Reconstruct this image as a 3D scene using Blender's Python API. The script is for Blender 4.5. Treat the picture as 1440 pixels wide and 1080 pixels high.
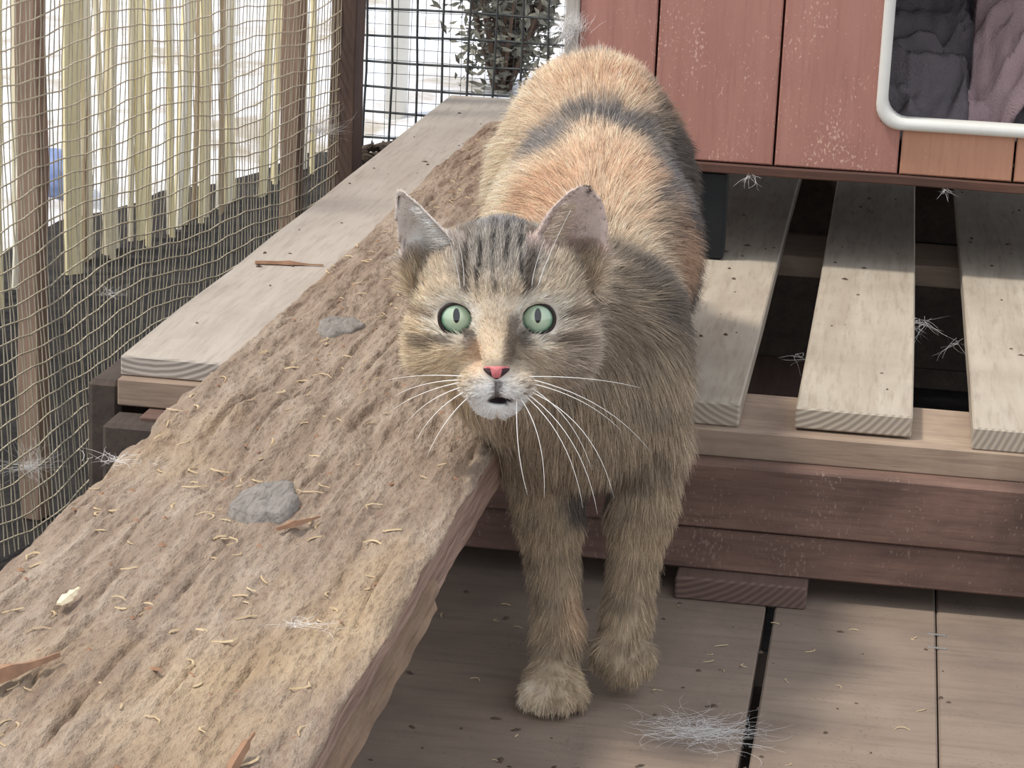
import bpy, bmesh, math, random
import numpy as np
from mathutils import Vector, Matrix

for o in list(bpy.data.objects):
    bpy.data.objects.remove(o, do_unlink=True)
SC = bpy.context.scene
COL = SC.collection
random.seed(7)
RNG = np.random.default_rng(11)

# ------------------------------------------------------------------ camera
YAW, PITCH, ROLL, FPX, CAMH = math.radians(8.4), math.radians(15.2), math.radians(2.5), 3500.0, 0.58
fw = Vector((-math.sin(YAW) * math.cos(PITCH), math.cos(YAW) * math.cos(PITCH), -math.sin(PITCH)))
rt = Vector((math.cos(YAW), math.sin(YAW), 0))
up = rt.cross(fw)
cr = rt * math.cos(ROLL) + up * math.sin(ROLL)
cu = up * math.cos(ROLL) - rt * math.sin(ROLL)
cam_d = bpy.data.cameras.new('camera')
cam = bpy.data.objects.new('camera', cam_d)
COL.objects.link(cam)
cam.matrix_world = Matrix(((cr.x, cu.x, -fw.x, 0), (cr.y, cu.y, -fw.y, 0), (cr.z, cu.z, -fw.z, CAMH), (0, 0, 0, 1)))
cam_d.sensor_fit = 'HORIZONTAL'
cam_d.sensor_width = 36.0
cam_d.lens = 36.0 * FPX / 1440.0
cam_d.clip_start = 0.02
SC.camera = cam

# ------------------------------------------------------------------ light
W = bpy.data.worlds.new('sky')
SC.world = W
W.use_nodes = True
bg = W.node_tree.nodes['Background']
bg.inputs[0].default_value = (0.88, 0.93, 1.0, 1)
bg.inputs[1].default_value = 1.45
SUN_AZ, SUN_EL = math.radians(20), math.radians(61)
sd = bpy.data.lights.new('sun', 'SUN')
sd.energy = 3.1
sd.angle = math.radians(8)
sd.color = (1.0, 0.93, 0.82)
sun = bpy.data.objects.new('sun', sd)
COL.objects.link(sun)
sv = Vector((-math.cos(SUN_EL) * math.cos(SUN_AZ), -math.cos(SUN_EL) * math.sin(SUN_AZ), math.sin(SUN_EL)))
sun.rotation_euler = sv.to_track_quat('Z', 'Y').to_euler()
sun.location = sv * 5
SC.view_settings.view_transform = 'Standard'
SC.view_settings.look = 'None'
SC.view_settings.gamma = 1
SC.view_settings.use_curve_mapping = False
SC.view_settings.exposure = -0.22

# ------------------------------------------------------------------ helpers
def lin(c):
    return tuple(((x / 255) / 12.92 if x / 255 <= 0.04045 else ((x / 255 + 0.055) / 1.055) ** 2.4) for x in c)

def tag(o, label=None, cat=None, group=None, kind=None):
    if label: o['label'] = label
    if cat: o['category'] = cat
    if group: o['group'] = group
    if kind: o['kind'] = kind
    return o

def thing(name, loc, label=None, cat=None, group=None, kind=None):
    o = bpy.data.objects.new(name, None)
    o.empty_display_size = 0.03
    o.location = loc
    COL.objects.link(o)
    return tag(o, label, cat, group, kind)

def link(name, me, mat, parent=None, smooth=False):
    """vertices are given in world space; a parent Empty's location is taken off"""
    if parent is not None:
        p = parent.get('_base', None)
        off = Vector(parent.location) + (Vector(parent.parent.location) if parent.parent else Vector())
        me.transform(Matrix.Translation(-off))
    if mat: me.materials.append(mat)
    if smooth:
        me.polygons.foreach_set('use_smooth', [True] * len(me.polygons))
    o = bpy.data.objects.new(name, me)
    COL.objects.link(o)
    if parent is not None: o.parent = parent
    return o

def mesh(name, v, f, mat, parent=None, smooth=False):
    me = bpy.data.meshes.new(name)
    me.from_pydata([tuple(x) for x in v], [], [tuple(int(i) for i in x) for x in f])
    me.update()
    return link(name, me, mat, parent, smooth)

def box(name, u, v, z, mat, parent=None, bevel=0.0015, jit=0.0008, cuts=6, rot=None):
    """a sawn board: bevelled, with slightly wandering edges"""
    bm = bmesh.new()
    bmesh.ops.create_cube(bm, size=1)
    s = (u[1] - u[0], v[1] - v[0], z[1] - z[0])
    c = Vector(((u[0] + u[1]) / 2, (v[0] + v[1]) / 2, (z[0] + z[1]) / 2))
    bmesh.ops.scale(bm, vec=s, verts=bm.verts)
    if bevel: bmesh.ops.bevel(bm, geom=bm.edges[:], offset=bevel, segments=1, affect='EDGES')
    k = s.index(max(s))
    if cuts:
        for i in range(1, cuts):
            co = Vector((0, 0, 0)); co[k] = -s[k] / 2 + s[k] * i / cuts
            no = Vector((0, 0, 0)); no[k] = 1
            bmesh.ops.bisect_plane(bm, geom=bm.verts[:] + bm.edges[:] + bm.faces[:], plane_co=co, plane_no=no)
        for w in bm.verts:
            q = w.co[k] * 23 + c.x * 31 + c.y * 17 + c.z * 57
            a = (k + 1) % 3; b = (k + 2) % 3
            w.co[a] += jit * math.sin(q + (1 if w.co[a] > 0 else 2.3))
            w.co[b] += 0.6 * jit * math.sin(q * 1.7 + 1)
    me = bpy.data.meshes.new(name)
    if rot: bmesh.ops.transform(bm, matrix=rot, verts=bm.verts)
    bmesh.ops.translate(bm, vec=c, verts=bm.verts)
    bm.to_mesh(me); bm.free()
    return link(name, me, mat, parent)

def tube_geo(pts, rad, n=6, caps=True):
    pts = [Vector(p) for p in pts]
    V, Fc = [], []
    m = len(pts)
    ref = None
    for i, p in enumerate(pts):
        t = (pts[min(i + 1, m - 1)] - pts[max(i - 1, 0)]).normalized()
        if ref is None:
            ref = t.orthogonal().normalized()
        ref = (ref - t * ref.dot(t)).normalized()
        b = t.cross(ref)
        r = rad[i] if hasattr(rad, '__len__') else rad
        for k in range(n):
            a = 2 * math.pi * k / n
            V.append(p + (ref * math.cos(a) + b * math.sin(a)) * r)
    for i in range(m - 1):
        for k in range(n):
            k2 = (k + 1) % n
            Fc.append((i * n + k, i * n + k2, (i + 1) * n + k2, (i + 1) * n + k))
    if caps:
        Fc.append(tuple(range(n))[::-1]); Fc.append(tuple((m - 1) * n + k for k in range(n)))
    return V, Fc

def merge(parts):
    V, Fc = [], []
    for v, f in parts:
        b = len(V); V += list(v); Fc += [tuple(i + b for i in q) for q in f]
    return V, Fc

# numpy value noise
def _hash(i, j, k, s):
    h = (i * 374761393 + j * 668265263 + k * 2147483647 + s * 974634777) & 0xFFFFFFFF
    h = ((h ^ (h >> 13)) * 1274126177) & 0xFFFFFFFF
    h = h ^ (h >> 16)
    return (h & 0xFFFFFF) / float(0xFFFFFF)

def vnoise(x, y, z, s=0):
    x, y, z = np.broadcast_arrays(np.asarray(x, float), np.asarray(y, float), np.asarray(z, float))
    i, j, k = np.floor(x).astype(np.int64), np.floor(y).astype(np.int64), np.floor(z).astype(np.int64)
    fx, fy, fz = x - i, y - j, z - k
    fx, fy, fz = fx * fx * (3 - 2 * fx), fy * fy * (3 - 2 * fy), fz * fz * (3 - 2 * fz)
    r = 0
    for a in (0, 1):
        for b in (0, 1):
            for c in (0, 1):
                w = (fx if a else 1 - fx) * (fy if b else 1 - fy) * (fz if c else 1 - fz)
                r = r + w * _hash(i + a, j + b, k + c, s)
    return r * 2 - 1

def fbm(x, y, z, o=3, s=0):
    r, a, t = 0, 1.0, 0
    for q in range(o):
        r = r + a * vnoise(np.asarray(x) * 2 ** q, np.asarray(y) * 2 ** q, np.asarray(z) * 2 ** q, s + q); t += a; a *= 0.5
    return r / t

# ------------------------------------------------------------------ materials
class N:
    def __init__(s, name):
        s.m = bpy.data.materials.new(name); s.m.use_nodes = True
        s.t = s.m.node_tree; s.b = s.t.nodes['Principled BSDF']
        s.o = s.t.nodes.new('ShaderNodeTexCoord')
    def n(s, typ, **kw):
        q = s.t.nodes.new('ShaderNode' + typ)
        for k, v in kw.items(): setattr(q, k, v)
        return q
    def l(s, a, b): s.t.links.new(a, b)
    def map(s, scale, src='Object', rot=(0, 0, 0), loc=(0, 0, 0)):
        q = s.n('Mapping'); q.inputs['Scale'].default_value = scale; q.inputs['Rotation'].default_value = rot
        q.inputs['Location'].default_value = loc
        s.l(s.o.outputs[src], q.inputs[0]); return q.outputs[0]
    def noise(s, vec, sc=1, det=4, rough=0.55, dist=0):
        q = s.n('TexNoise'); q.inputs['Scale'].default_value = sc; q.inputs['Detail'].default_value = det
        q.inputs['Roughness'].default_value = rough; q.inputs['Distortion'].default_value = dist
        s.l(vec, q.inputs['Vector']); return q.outputs['Fac']
    def ramp(s, fac, stops, interp='LINEAR'):
        q = s.n('ValToRGB'); e = q.color_ramp; e.interpolation = interp
        while len(e.elements) < len(stops): e.elements.new(0.5)
        for el, (p, c) in zip(e.elements, stops):
            el.position = p; el.color = (*c, 1) if len(c) == 3 else c
        s.l(fac, q.inputs[0]); return q.outputs[0]
    def mix(s, fac, a, b, mode='MIX'):
        q = s.n('Mix', data_type='RGBA', blend_type=mode)
        for sock, val in ((q.inputs[0], fac), (q.inputs[6], a), (q.inputs[7], b)):
            if hasattr(val, 'links'): s.l(val, sock)
            elif isinstance(val, (int, float)): sock.default_value = val
            else: sock.default_value = (*val, 1)
        return q.outputs[2]
    def math(s, op, a, b=0.0):
        q = s.n('Math', operation=op)
        for sock, val in ((q.inputs[0], a), (q.inputs[1], b)):
            if hasattr(val, 'links'): s.l(val, sock)
            else: sock.default_value = val
        return q.outputs[0]
    def bump(s, h, strength=0.4, dist=0.002, prev=None):
        q = s.n('Bump'); q.inputs['Strength'].default_value = strength; q.inputs['Distance'].default_value = dist
        s.l(h, q.inputs['Height'])
        if prev is not None: s.l(prev, q.inputs['Normal'])
        return q.outputs[0]
    def out(s, col, rough=0.8, normal=None, spec=0.25):
        if hasattr(col, 'links'): s.l(col, s.b.inputs['Base Color'])
        else: s.b.inputs['Base Color'].default_value = (*col, 1)
        s.b.inputs['Roughness'].default_value = rough
        s.b.inputs['Specular IOR Level'].default_value = spec
        if normal is not None: s.l(normal, s.b.inputs['Normal'])
        return s.m

def wood(name, a, b, dark, axis=1, grain=1.0, speck=None, rings=False, bump=0.35, rough=0.85, stain=0.5, fine=1.0):
    """sawn or painted wood: grain along an axis, blotchy wear, specks, end rings on the cut ends"""
    n = N(name)
    sc = [70.0 * grain] * 3; sc[axis] = 5.0 * grain
    g = n.noise(n.map(sc), 1, 5, 0.6, 0.3)
    sc2 = [260.0 * fine] * 3; sc2[axis] = 22.0 * fine
    g2 = n.noise(n.map(sc2), 1, 3, 0.6)
    blot = n.noise(n.map((9, 9, 9)), 1, 5, 0.62, 0.4)
    col = n.ramp(g, [(0.3, lin(a)), (0.7, lin(b))])
    col = n.mix(n.ramp(g2, [(0.25, (0.45,) * 3), (0.5, (0, 0, 0))]), col, lin(dark))
    col = n.mix(n.math('MULTIPLY', n.ramp(blot, [(0.42, (0, 0, 0)), (0.72, (1, 1, 1))]), stain), col, lin(dark))
    h = n.math('ADD', n.math('MULTIPLY', g, 0.7), n.math('MULTIPLY', g2, 0.6))
    if speck:
        sp = n.noise(n.map((420, 420, 260)), 1, 3, 0.6)
        zone = n.noise(n.map((26, 26, 14), loc=(3, 1, 2)), 1, 3, 0.6)
        f = n.ramp(n.math('ADD', n.math('MULTIPLY', sp, 0.75), n.math('MULTIPLY', zone, 0.35)), [(0.64, (0, 0, 0)), (0.70, (1, 1, 1))])
        col = n.mix(n.math('MULTIPLY', f, speck[1]), col, lin(speck[0]))
        h = n.math('SUBTRACT', h, n.math('MULTIPLY', f, 0.3))
    if rings:
        w = n.n('TexWave', wave_type='RINGS', rings_direction='Y')
        w.inputs['Scale'].default_value = 75; w.inputs['Distortion'].default_value = 1.0; w.inputs['Detail'].default_value = 2
        w.inputs['Detail Scale'].default_value = 1.2
        n.l(n.map((1, 1, 1), loc=rings), w.inputs['Vector'])
        rc = n.ramp(w.outputs['Fac'], [(0.2, lin(tuple(0.55 * p + 0.45 * q for p, q in zip(a, dark)))), (0.75, lin(tuple(0.9 * p + 0.1 * q for p, q in zip(a, dark))))])
        sx = n.n('SeparateXYZ'); n.l(n.o.outputs['Normal'], sx.inputs[0])
        end = n.math('GREATER_THAN', n.math('ABSOLUTE', sx.outputs[1]), 0.7)
        col = n.mix(end, col, rc)
        hm = n.n('Mix', data_type='FLOAT'); n.l(end, hm.inputs[0]); n.l(h, hm.inputs[2]); n.l(w.outputs['Fac'], hm.inputs[3])
        h = hm.outputs[0]
    return n.out(col, rough, n.bump(h, bump, 0.0015))

def plain(name, c, rough=0.7, c2=None, scale=60, bump=0.2, spec=0.3, metal=0):
    n = N(name)
    f = n.noise(n.map((scale,) * 3), 1, 4, 0.6)
    col = n.ramp(f, [(0.3, lin(c)), (0.7, lin(c2 or tuple(min(255, x * 1.12) for x in c)))])
    m = n.out(col, rough, n.bump(f, bump, 0.001), spec)
    n.b.inputs['Metallic'].default_value = metal
    return m

M_SLAT = wood('pale_pallet_wood', (182, 172, 157), (166, 154, 139), (128, 112, 98), 1, rings=(-0.035, 0, -0.19), stain=0.35, bump=0.25)
M_SLATL = wood('grey_pallet_wood', (182, 173, 163), (168, 157, 146), (134, 122, 112), 1, rings=(0.40, 0, -0.20), stain=0.3, bump=0.3)
M_CROSS = wood('brown_cross_wood', (172, 152, 132), (150, 130, 114), (112, 92, 82), 0, stain=0.6)
M_FASC = wood('reddish_weathered_wood', (132, 104, 92), (108, 85, 76), (72, 57, 53), 0, stain=0.8, speck=((164, 142, 130), 0.4))
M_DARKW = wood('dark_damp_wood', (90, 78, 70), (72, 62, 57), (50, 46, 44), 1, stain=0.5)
M_FLOOR = wood('dusty_plywood', (144, 128, 114), (130, 114, 102), (100, 87, 79), 0, grain=0.35, stain=0.6, bump=0.2, speck=((88, 76, 70), 0.4), fine=0.5)  # base tone lowered to carry the soft foreground shade
M_HOUSE = wood('red_brown_paint', (180, 131, 118), (168, 119, 107), (146, 102, 92), 2, grain=0.8, speck=((214, 178, 160), 0.75), stain=0.4, bump=0.25, rough=0.6)
M_HOUSE2 = wood('orange_brown_paint', (190, 142, 116), (180, 132, 108), (156, 112, 92), 2, grain=0.8, speck=((206, 160, 130), 0.45), stain=0.3, bump=0.2, rough=0.6)
M_TRIM = wood('brown_trim', (104, 74, 62), (88, 64, 56), (62, 48, 44), 0, stain=0.5)
M_POST = wood('fence_post_wood', (168, 142, 124), (146, 122, 106), (106, 88, 80), 2, stain=0.5)
M_POSTD = wood('dark_corner_post_wood', (116, 96, 86), (98, 82, 76), (70, 60, 58), 2, stain=0.6)

# ------------------------------------------------------------------ setting: ground, deck floor, snow
GZ = -0.17
soil = N('damp_soil')
sf = soil.noise(soil.map((18, 18, 18)), 1, 6, 0.65)
M_SOIL = soil.out(soil.ramp(sf, [(0.3, lin((26, 25, 27))), (0.7, lin((54, 50, 49)))]), 0.95, soil.bump(sf, 0.6, 0.02))
gx = np.linspace(-9, 7, 81); gy = np.linspace(-2, 14, 81)
GX, GY = np.meshgrid(gx, gy, indexing='ij')
def grid_faces(a, b):
    return [(i * b + j, (i + 1) * b + j, (i + 1) * b + j + 1, i * b + j + 1) for i in range(a - 1) for j in range(b - 1)]
gz = GZ + 0.008 * fbm(GX * 5, GY * 5, 0, 3, 1)
tag(mesh('ground', np.stack([GX.ravel(), GY.ravel(), gz.ravel()], 1), grid_faces(81, 81), M_SOIL, None, True),
    'dark damp soil under and around the wooden deck', 'ground', kind='structure')
FQ = math.radians(17) - YAW                         # fence direction, turned right of +v
FD = Vector((math.sin(FQ), math.cos(FQ), 0)); FN = Vector((math.cos(FQ), -math.sin(FQ), 0))
FC = Vector((-0.621, 2.84, 0))                      # corner post
n = N('snow')
s1 = n.noise(n.map((7, 7, 7)), 1, 5, 0.6); s2 = n.noise(n.map((3, 3, 3), loc=(5, 2, 1)), 1, 6, 0.7)
M_SNOW = n.out(n.mix(n.ramp(s2, [(0.46, (0, 0, 0)), (0.62, (0.9,) * 3)]), lin((226, 229, 238)), lin((168, 156, 138))), 0.6, n.bump(s1, 0.5, 0.03))
sx_ = np.linspace(-8.5, 6, 146); sy_ = np.linspace(1, 13.5, 126)
SX, SY = np.meshgrid(sx_, sy_, indexing='ij')
dl = (SX - FC.x) * FN.x + (SY - FC.y) * FN.y         # signed distance right of the fence
inside = np.minimum(-dl - 0.56, 99)
back = np.minimum(SY - 3.12, (SX + 0.215 * SY) * 1.5)
s_in = np.maximum(inside, back) + 0.06 * fbm(SX * 6, SY * 6, 0, 3, 5)
sz = GZ - 0.02 + 0.05 * np.clip(s_in * 8, -1, 1) + 0.03 * fbm(SX * 2, SY * 2, 0, 3, 8)
tag(mesh('snow_ground', np.stack([SX.ravel(), SY.ravel(), sz.ravel()], 1), grid_faces(146, 126), M_SNOW, None, True),
    'bright patchy snow lying on the ground beyond the wire mesh', 'snow', kind='structure')

FL = thing('floor', (-0.05, 1.2, 0), 'dusty grey plywood deck floor in front of the pallet', 'floor', kind='structure')
for u0, u1 in ((-0.50, -0.0555), (-0.0495, 0.0578), (0.0590, 0.62)):
    box('plywood_sheet', (u0, u1), (0.2, 1.70), (-0.018, 0.0), M_FLOOR, FL, 0.0012, 0.0004, 5)
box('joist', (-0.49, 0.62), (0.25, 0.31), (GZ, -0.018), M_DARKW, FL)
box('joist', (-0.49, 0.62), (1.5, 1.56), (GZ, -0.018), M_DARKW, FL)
box('joist', (-0.49, 0.62), (2.86, 2.92), (GZ, 0.0003), M_DARKW, FL)  # back joist raised to help shut out the bright gap under the pallet
box('gap_blocker_board', (-0.50, 0.40), (2.902, 2.92), (0.0006, 0.0925), M_DARKW, FL)  # added board, blocks the bright line showing through under the pallet

M_STEEL = plain('staple_steel', (150, 146, 140), 0.4, (176, 172, 166), 80, 0.1, 0.5, 0.6)
for v0 in (1.574, 1.549):
    v_, f_ = tube_geo([(0.0525, v0, -0.003), (0.0525, v0, 0.0006), (0.0645, v0 - 0.001, 0.0006), (0.0645, v0 - 0.001, -0.003)], 0.0007, 5)
    mesh('staple', v_, f_, M_STEEL, FL)

# ------------------------------------------------------------------ pallet
PT = 0.128
P = thing('wooden_pallet', (-0.1, 2.2, 0), 'weathered wooden pallet with spaced pale slats under the cat house', 'pallet')
slats = [(-0.522, -0.405, M_SLATL), (-0.362, -0.284, M_SLAT), (-0.252, -0.200, M_SLAT), (-0.182, -0.085, M_SLAT), (-0.047, 0.032, M_SLAT), (0.072, 0.151, M_SLAT),
         (0.190, 0.269, M_SLAT), (0.309, 0.388, M_SLAT)]
for k, (a, b, m) in enumerate(slats):
    dv = 0.006 * math.sin(k * 2.1)
    box('slat', (a, b), (1.640 + (dv if k else 0), 2.93 + dv), (0.1125, PT), m, P, 0.0012, 0.0009, 9)
for v0 in (1.632, 2.22, 2.80):
    box('cross_board', (-0.522, 0.39), (v0, v0 + 0.10), (0.0925, 0.1120), M_CROSS, P, 0.001, 0.0006)
box('front_board', (-0.50, 0.39), (1.612, 1.66), (0.0470, 0.0920), M_FASC, P, 0.0012, 0.0006)
box('front_board', (-0.50, 0.39), (1.615, 1.66), (0.0170, 0.0462), M_FASC, P, 0.0012, 0.0006)
for v0 in (2.22, 2.80):
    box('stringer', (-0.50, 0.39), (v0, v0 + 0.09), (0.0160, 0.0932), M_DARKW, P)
for u0 in (-0.118, 0.30, -0.50):
    box('bottom_slat', (u0, u0 + 0.089), (1.597, 2.9), (0.0005, 0.0165), M_FASC if u0 != -0.118 else wood('bottom_slat_wood', (120, 98, 88), (104, 84, 78), (72, 58, 56), 1, rings=(0.03, 0, -0.09)), P)
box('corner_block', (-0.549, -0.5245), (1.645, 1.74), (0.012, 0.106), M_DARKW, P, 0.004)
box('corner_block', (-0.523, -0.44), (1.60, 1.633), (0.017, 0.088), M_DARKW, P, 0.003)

# ------------------------------------------------------------------ walkway plank
n = N('rough_peaty_plank')
gcol = n.noise(n.map((60, 9, 60)), 1, 6, 0.65, 0.6)
gfin = n.noise(n.map((420, 130, 420)), 1, 4, 0.65)
blo = n.noise(n.map((7, 4, 7), loc=(1, 2, 0)), 1, 4, 0.6)
col = n.ramp(gcol, [(0.25, lin((122, 104, 91))), (0.5, lin((156, 138, 122))), (0.75, lin((182, 166, 150)))])
col = n.mix(n.ramp(blo, [(0.56, (0, 0, 0)), (0.76, (0.45,) * 3)]), col, lin((196, 168, 128)))
col = n.mix(n.ramp(gfin, [(0.3, (0.55,) * 3), (0.5, (0, 0, 0))]), col, lin((112, 88, 74)))
M_PLANK = n.out(col, 0.95, n.bump(gfin, 0.8, 0.004, n.bump(gcol, 0.6, 0.005)), 0.1)
n = N('plank_side_wood')
g = n.noise(n.map((300, 12, 300)), 1, 5, 0.6, 0.2)
M_PSIDE = n.out(n.ramp(g, [(0.3, lin((110, 86, 76))), (0.7, lin((166, 140, 124)))]), 0.9, n.bump(g, 0.8, 0.003))
PK = thing('walkway_plank', (-0.319, 1.6, PT), 'broad rough plank caked in sawdust lying along the pallet edge', 'plank')
U0, U1, V0, V1, PZ = -0.424, -0.214, 0.50, 2.56, 0.160
nu, nv = 190, 760
vv = np.linspace(V0, V1, nv); t = np.linspace(0, 1, nu)
edgeL = U0 + 0.0035 * fbm(vv * 30, 3, 0, 3, 2); edgeR = U1 + 0.0016 * fbm(vv * 22, 9, 0, 3, 4)
TU = edgeL[None, :] + (edgeR - edgeL)[None, :] * t[:, None]; TV = np.repeat(vv[None, :], nu, 0)
wob = TU + 0.006 * fbm(TU * 8, TV * 5, 2, 2, 6)
r1 = fbm(wob * 150, TV * 17, 0, 3, 20)
r2 = fbm(wob * 330, TV * 70, 4, 3, 30)
r3 = fbm(TU * 25, TV * 14, 7, 3, 40)
r4 = fbm(wob * 60, TV * 7, 9, 2, 70)
H = 0.0030 * np.clip(r1, -0.35, 0.5) + 0.0020 * r2 + 0.0026 * r3 + 0.0030 * np.clip(r4, -0.3, 0.2)
crack = np.clip(np.abs(fbm(wob * 55, TV * 5, 1, 2, 50)) * 8, 0, 1)
H -= 0.0046 * (1 - crack) * np.clip(r3 + 0.5, 0, 1)
for (ku, kv, ru, rv, hh) in ((-0.313, 1.238, 0.0165, 0.032, 0.004), (-0.365, 1.640, 0.016, 0.028, 0.0005)):
    d2 = ((TU - ku) / (ru * 1.5)) ** 2 + ((TV - kv) / (rv * 1.5)) ** 2
    H = H * np.clip(d2, 0.25, 1) + hh * 0.5 * np.exp(-d2 * 2)
H -= 0.012 * np.exp(-t * 40)[:, None] + 0.004 * np.exp(-(1 - t) * 55)[:, None]
Vs = np.stack([TU.ravel(), TV.ravel(), (PZ + H).ravel()], 1)
Fs = grid_faces(nu, nv)
Fs = [f[::1] for f in Fs]
base = len(Vs)
# sides and underside
bl = np.stack([edgeL, vv, np.full(nv, PT + 0.001)], 1); br = np.stack([edgeR, vv, np.full(nv, PT + 0.001)], 1)
Vs = np.concatenate([Vs, bl, br])
nS = len(Fs)
for j in range(nv - 1):
    Fs.append((base + j, j, j + 1, base + j + 1))
    a = (nu - 1) * nv
    Fs.append((a + j, base + nv + j, base + nv + j + 1, a + j + 1))
    Fs.append((base + j, base + j + 1, base + nv + j + 1, base + nv + j))
Fs.append(tuple([i * nv for i in range(nu)][::-1] + [base, base + nv]))
Fs.append(tuple([i * nv + nv - 1 for i in range(nu)] + [base + 2 * nv - 1, base + nv - 1]))
pb = mesh('board', Vs, Fs, M_PLANK, PK)
pb.data.materials.append(M_PSIDE)
mi = np.zeros(len(Fs), int); mi[nS:] = 1
pb.data.polygons.foreach_set('material_index', mi)
sm_ = np.ones(len(Fs), bool); sm_[nS:] = False
pb.data.polygons.foreach_set('use_smooth', sm_)
ns = 90
sv_ = np.linspace(0.52, 1.192, ns); prof = [(0, 0.1445), (0.0035, 0.1445), (0.0045, 0.139), (0.003, 0.134), (0.0045, 0.1295), (0, 0.1292)]
SV = []
for j, w in enumerate(sv_):
    for k, (a, b) in enumerate(prof):
        SV.append((U1 - 0.004 + a + (0.004 if a else 0) + 0.0005 * math.sin(w * 130 + k * 2) * (a > 0), w, b + 0.0003 * math.sin(w * 90 + k)))
SF = [(j * 6 + k, j * 6 + (k + 1) % 6, (j + 1) * 6 + (k + 1) % 6, (j + 1) * 6 + k) for j in range(ns - 1) for k in range(6)]
SF += [tuple(range(6))[::-1], tuple((ns - 1) * 6 + k for k in range(6))]
mesh('split_edge', SV, SF, wood('split_edge_wood', (150, 126, 104), (126, 104, 88), (74, 58, 50), 1, grain=2.0, bump=0.9), PK)
n = N('grey_knot')
kn = n.noise(n.map((320, 60, 320)), 1, 5, 0.65, 0.5)
M_KNOT = n.out(n.ramp(kn, [(0.3, lin((104, 98, 93))), (0.5, lin((134, 127, 121))), (0.7, lin((152, 144, 138)))]), 0.9, n.bump(kn, 0.7, 0.003))
for (ku, kv, ru, rv, zt) in ((-0.313, 1.238, 0.0165, 0.030, 0.1665), (-0.365, 1.640, 0.015, 0.026, 0.1625)):
    KV, KF = [], []
    for ring, (q, zz) in enumerate(((1.12, -0.010), (1.0, -0.001), (0.9, 0.0), (0.5, 0.0005))):
        for k in range(28):
            a = 2 * math.pi * k / 28
            rr = q * (1 + 0.10 * math.sin(a * 3 + ku * 50) + 0.05 * math.sin(a * 7))
            KV.append((ku + ru * rr * math.cos(a), kv + rv * rr * math.sin(a), zt + zz + 0.0008 * math.sin(a * 5 + ring)))
    KV.append((ku, kv, zt - 0.001))
    for r in range(3):
        for k in range(28):
            KF.append((r * 28 + k, r * 28 + (k + 1) % 28, (r + 1) * 28 + (k + 1) % 28, (r + 1) * 28 + k))
    KF += [(3 * 28 + k, 3 * 28 + (k + 1) % 28, 112) for k in range(28)]
    o = mesh('knot', KV, KF, M_KNOT, PK, True); o['label'] = 'grey wood knot standing proud of the plank'

# ------------------------------------------------------------------ cat house
HV = 2.10
HB, HT = 0.208, 0.72
HO = thing('cat_house', (-0.05, 2.4, PT), 'red-brown painted board cat house on short legs', 'cat house')
def boardpoly(name, poly, mat, depth=0.016):
    bm = bmesh.new()
    f = bm.faces.new([bm.verts.new((a, HV, b)) for a, b in poly])
    r = bmesh.ops.extrude_face_region(bm, geom=[f])
    bmesh.ops.translate(bm, vec=(0, depth, 0), verts=[e for e in r['geom'] if isinstance(e, bmesh.types.BMVert)])
    bmesh.ops.recalc_face_normals(bm, faces=bm.faces)
    bmesh.ops.bevel(bm, geom=[e for e in bm.edges if all(abs(w.co.y - HV) < 1e-6 for w in e.verts)], offset=0.0012, segments=1, affect='EDGES')
    me = bpy.data.meshes.new(name); bm.to_mesh(me); bm.free()
    return link(name, me, mat, HO)
WL, WB, WR, WT = -0.006, 0.258, 0.215, 0.46
boardpoly('front_board', [(-0.266, HB + 0.006), (-0.2, HB + 0.006), (-0.2, HT), (-0.266, HT)], M_HOUSE)
boardpoly('front_board', [(-0.198, HB + 0.006), (-0.0952, HB + 0.006), (-0.0952, HT), (-0.198, HT)], M_HOUSE)
boardpoly('front_board', [(-0.0932, HB + 0.006), (0.0098, HB + 0.006), (0.0098, WB), (WL, WB), (WL, WT), (0.0098, WT), (0.0098, HT), (-0.0932, HT)], M_HOUSE)
for a, b in ((0.0118, 0.1048), (0.1068, 0.1998)):
    boardpoly('front_board', [(a, HB + 0.006), (b, HB + 0.006), (b, WB), (a, WB)], M_HOUSE2)
    boardpoly('front_board', [(a, WT), (b, WT), (b, HT), (a, HT)], M_HOUSE)
boardpoly('front_board', [(0.2018, HB + 0.006), (0.29, HB + 0.006), (0.29, HT), (WR - 0.01, HT), (WR - 0.01, WT), (WR, WT), (WR, WB), (0.2018, WB)], M_HOUSE)
box('side_wall', (-0.262, -0.25), (HV + 0.017, 2.72), (HB, HT), M_HOUSE, HO)
box('side_wall', (0.276, 0.288), (HV + 0.017, 2.72), (HB, HT), M_HOUSE, HO)
box('back_wall', (-0.25, 0.276), (2.708, 2.72), (HB, HT), M_HOUSE, HO)
box('house_floor', (-0.25, 0.276), (HV + 0.017, 2.708), (HB + 0.004, HB + 0.016), M_TRIM, HO)
box('roof_panel', (-0.30, 0.33), (2.06, 2.76), (HT + 0.001, HT + 0.02), M_TRIM, HO)
box('bottom_trim', (-0.266, 0.29), (HV - 0.004, HV + 0.016), (HB - 0.003, HB + 0.005), M_TRIM, HO, 0.001)
box('backing_panel', (-0.25, -0.012), (HV + 0.0165, HV + 0.024), (HB + 0.017, HT - 0.002), plain('dark_backing', (104, 58, 48), 0.9), HO, 0, 0, 0)
box('corner_batten', (-0.278, -0.2665), (HV - 0.003, HV + 0.03), (HB + 0.004, HT - 0.002), wood('grey_batten', (186, 178, 170), (166, 158, 150), (130, 122, 116), 2), HO)
M_LEG = plain('dark_leg_paint', (24, 26, 28), 0.6)
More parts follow.
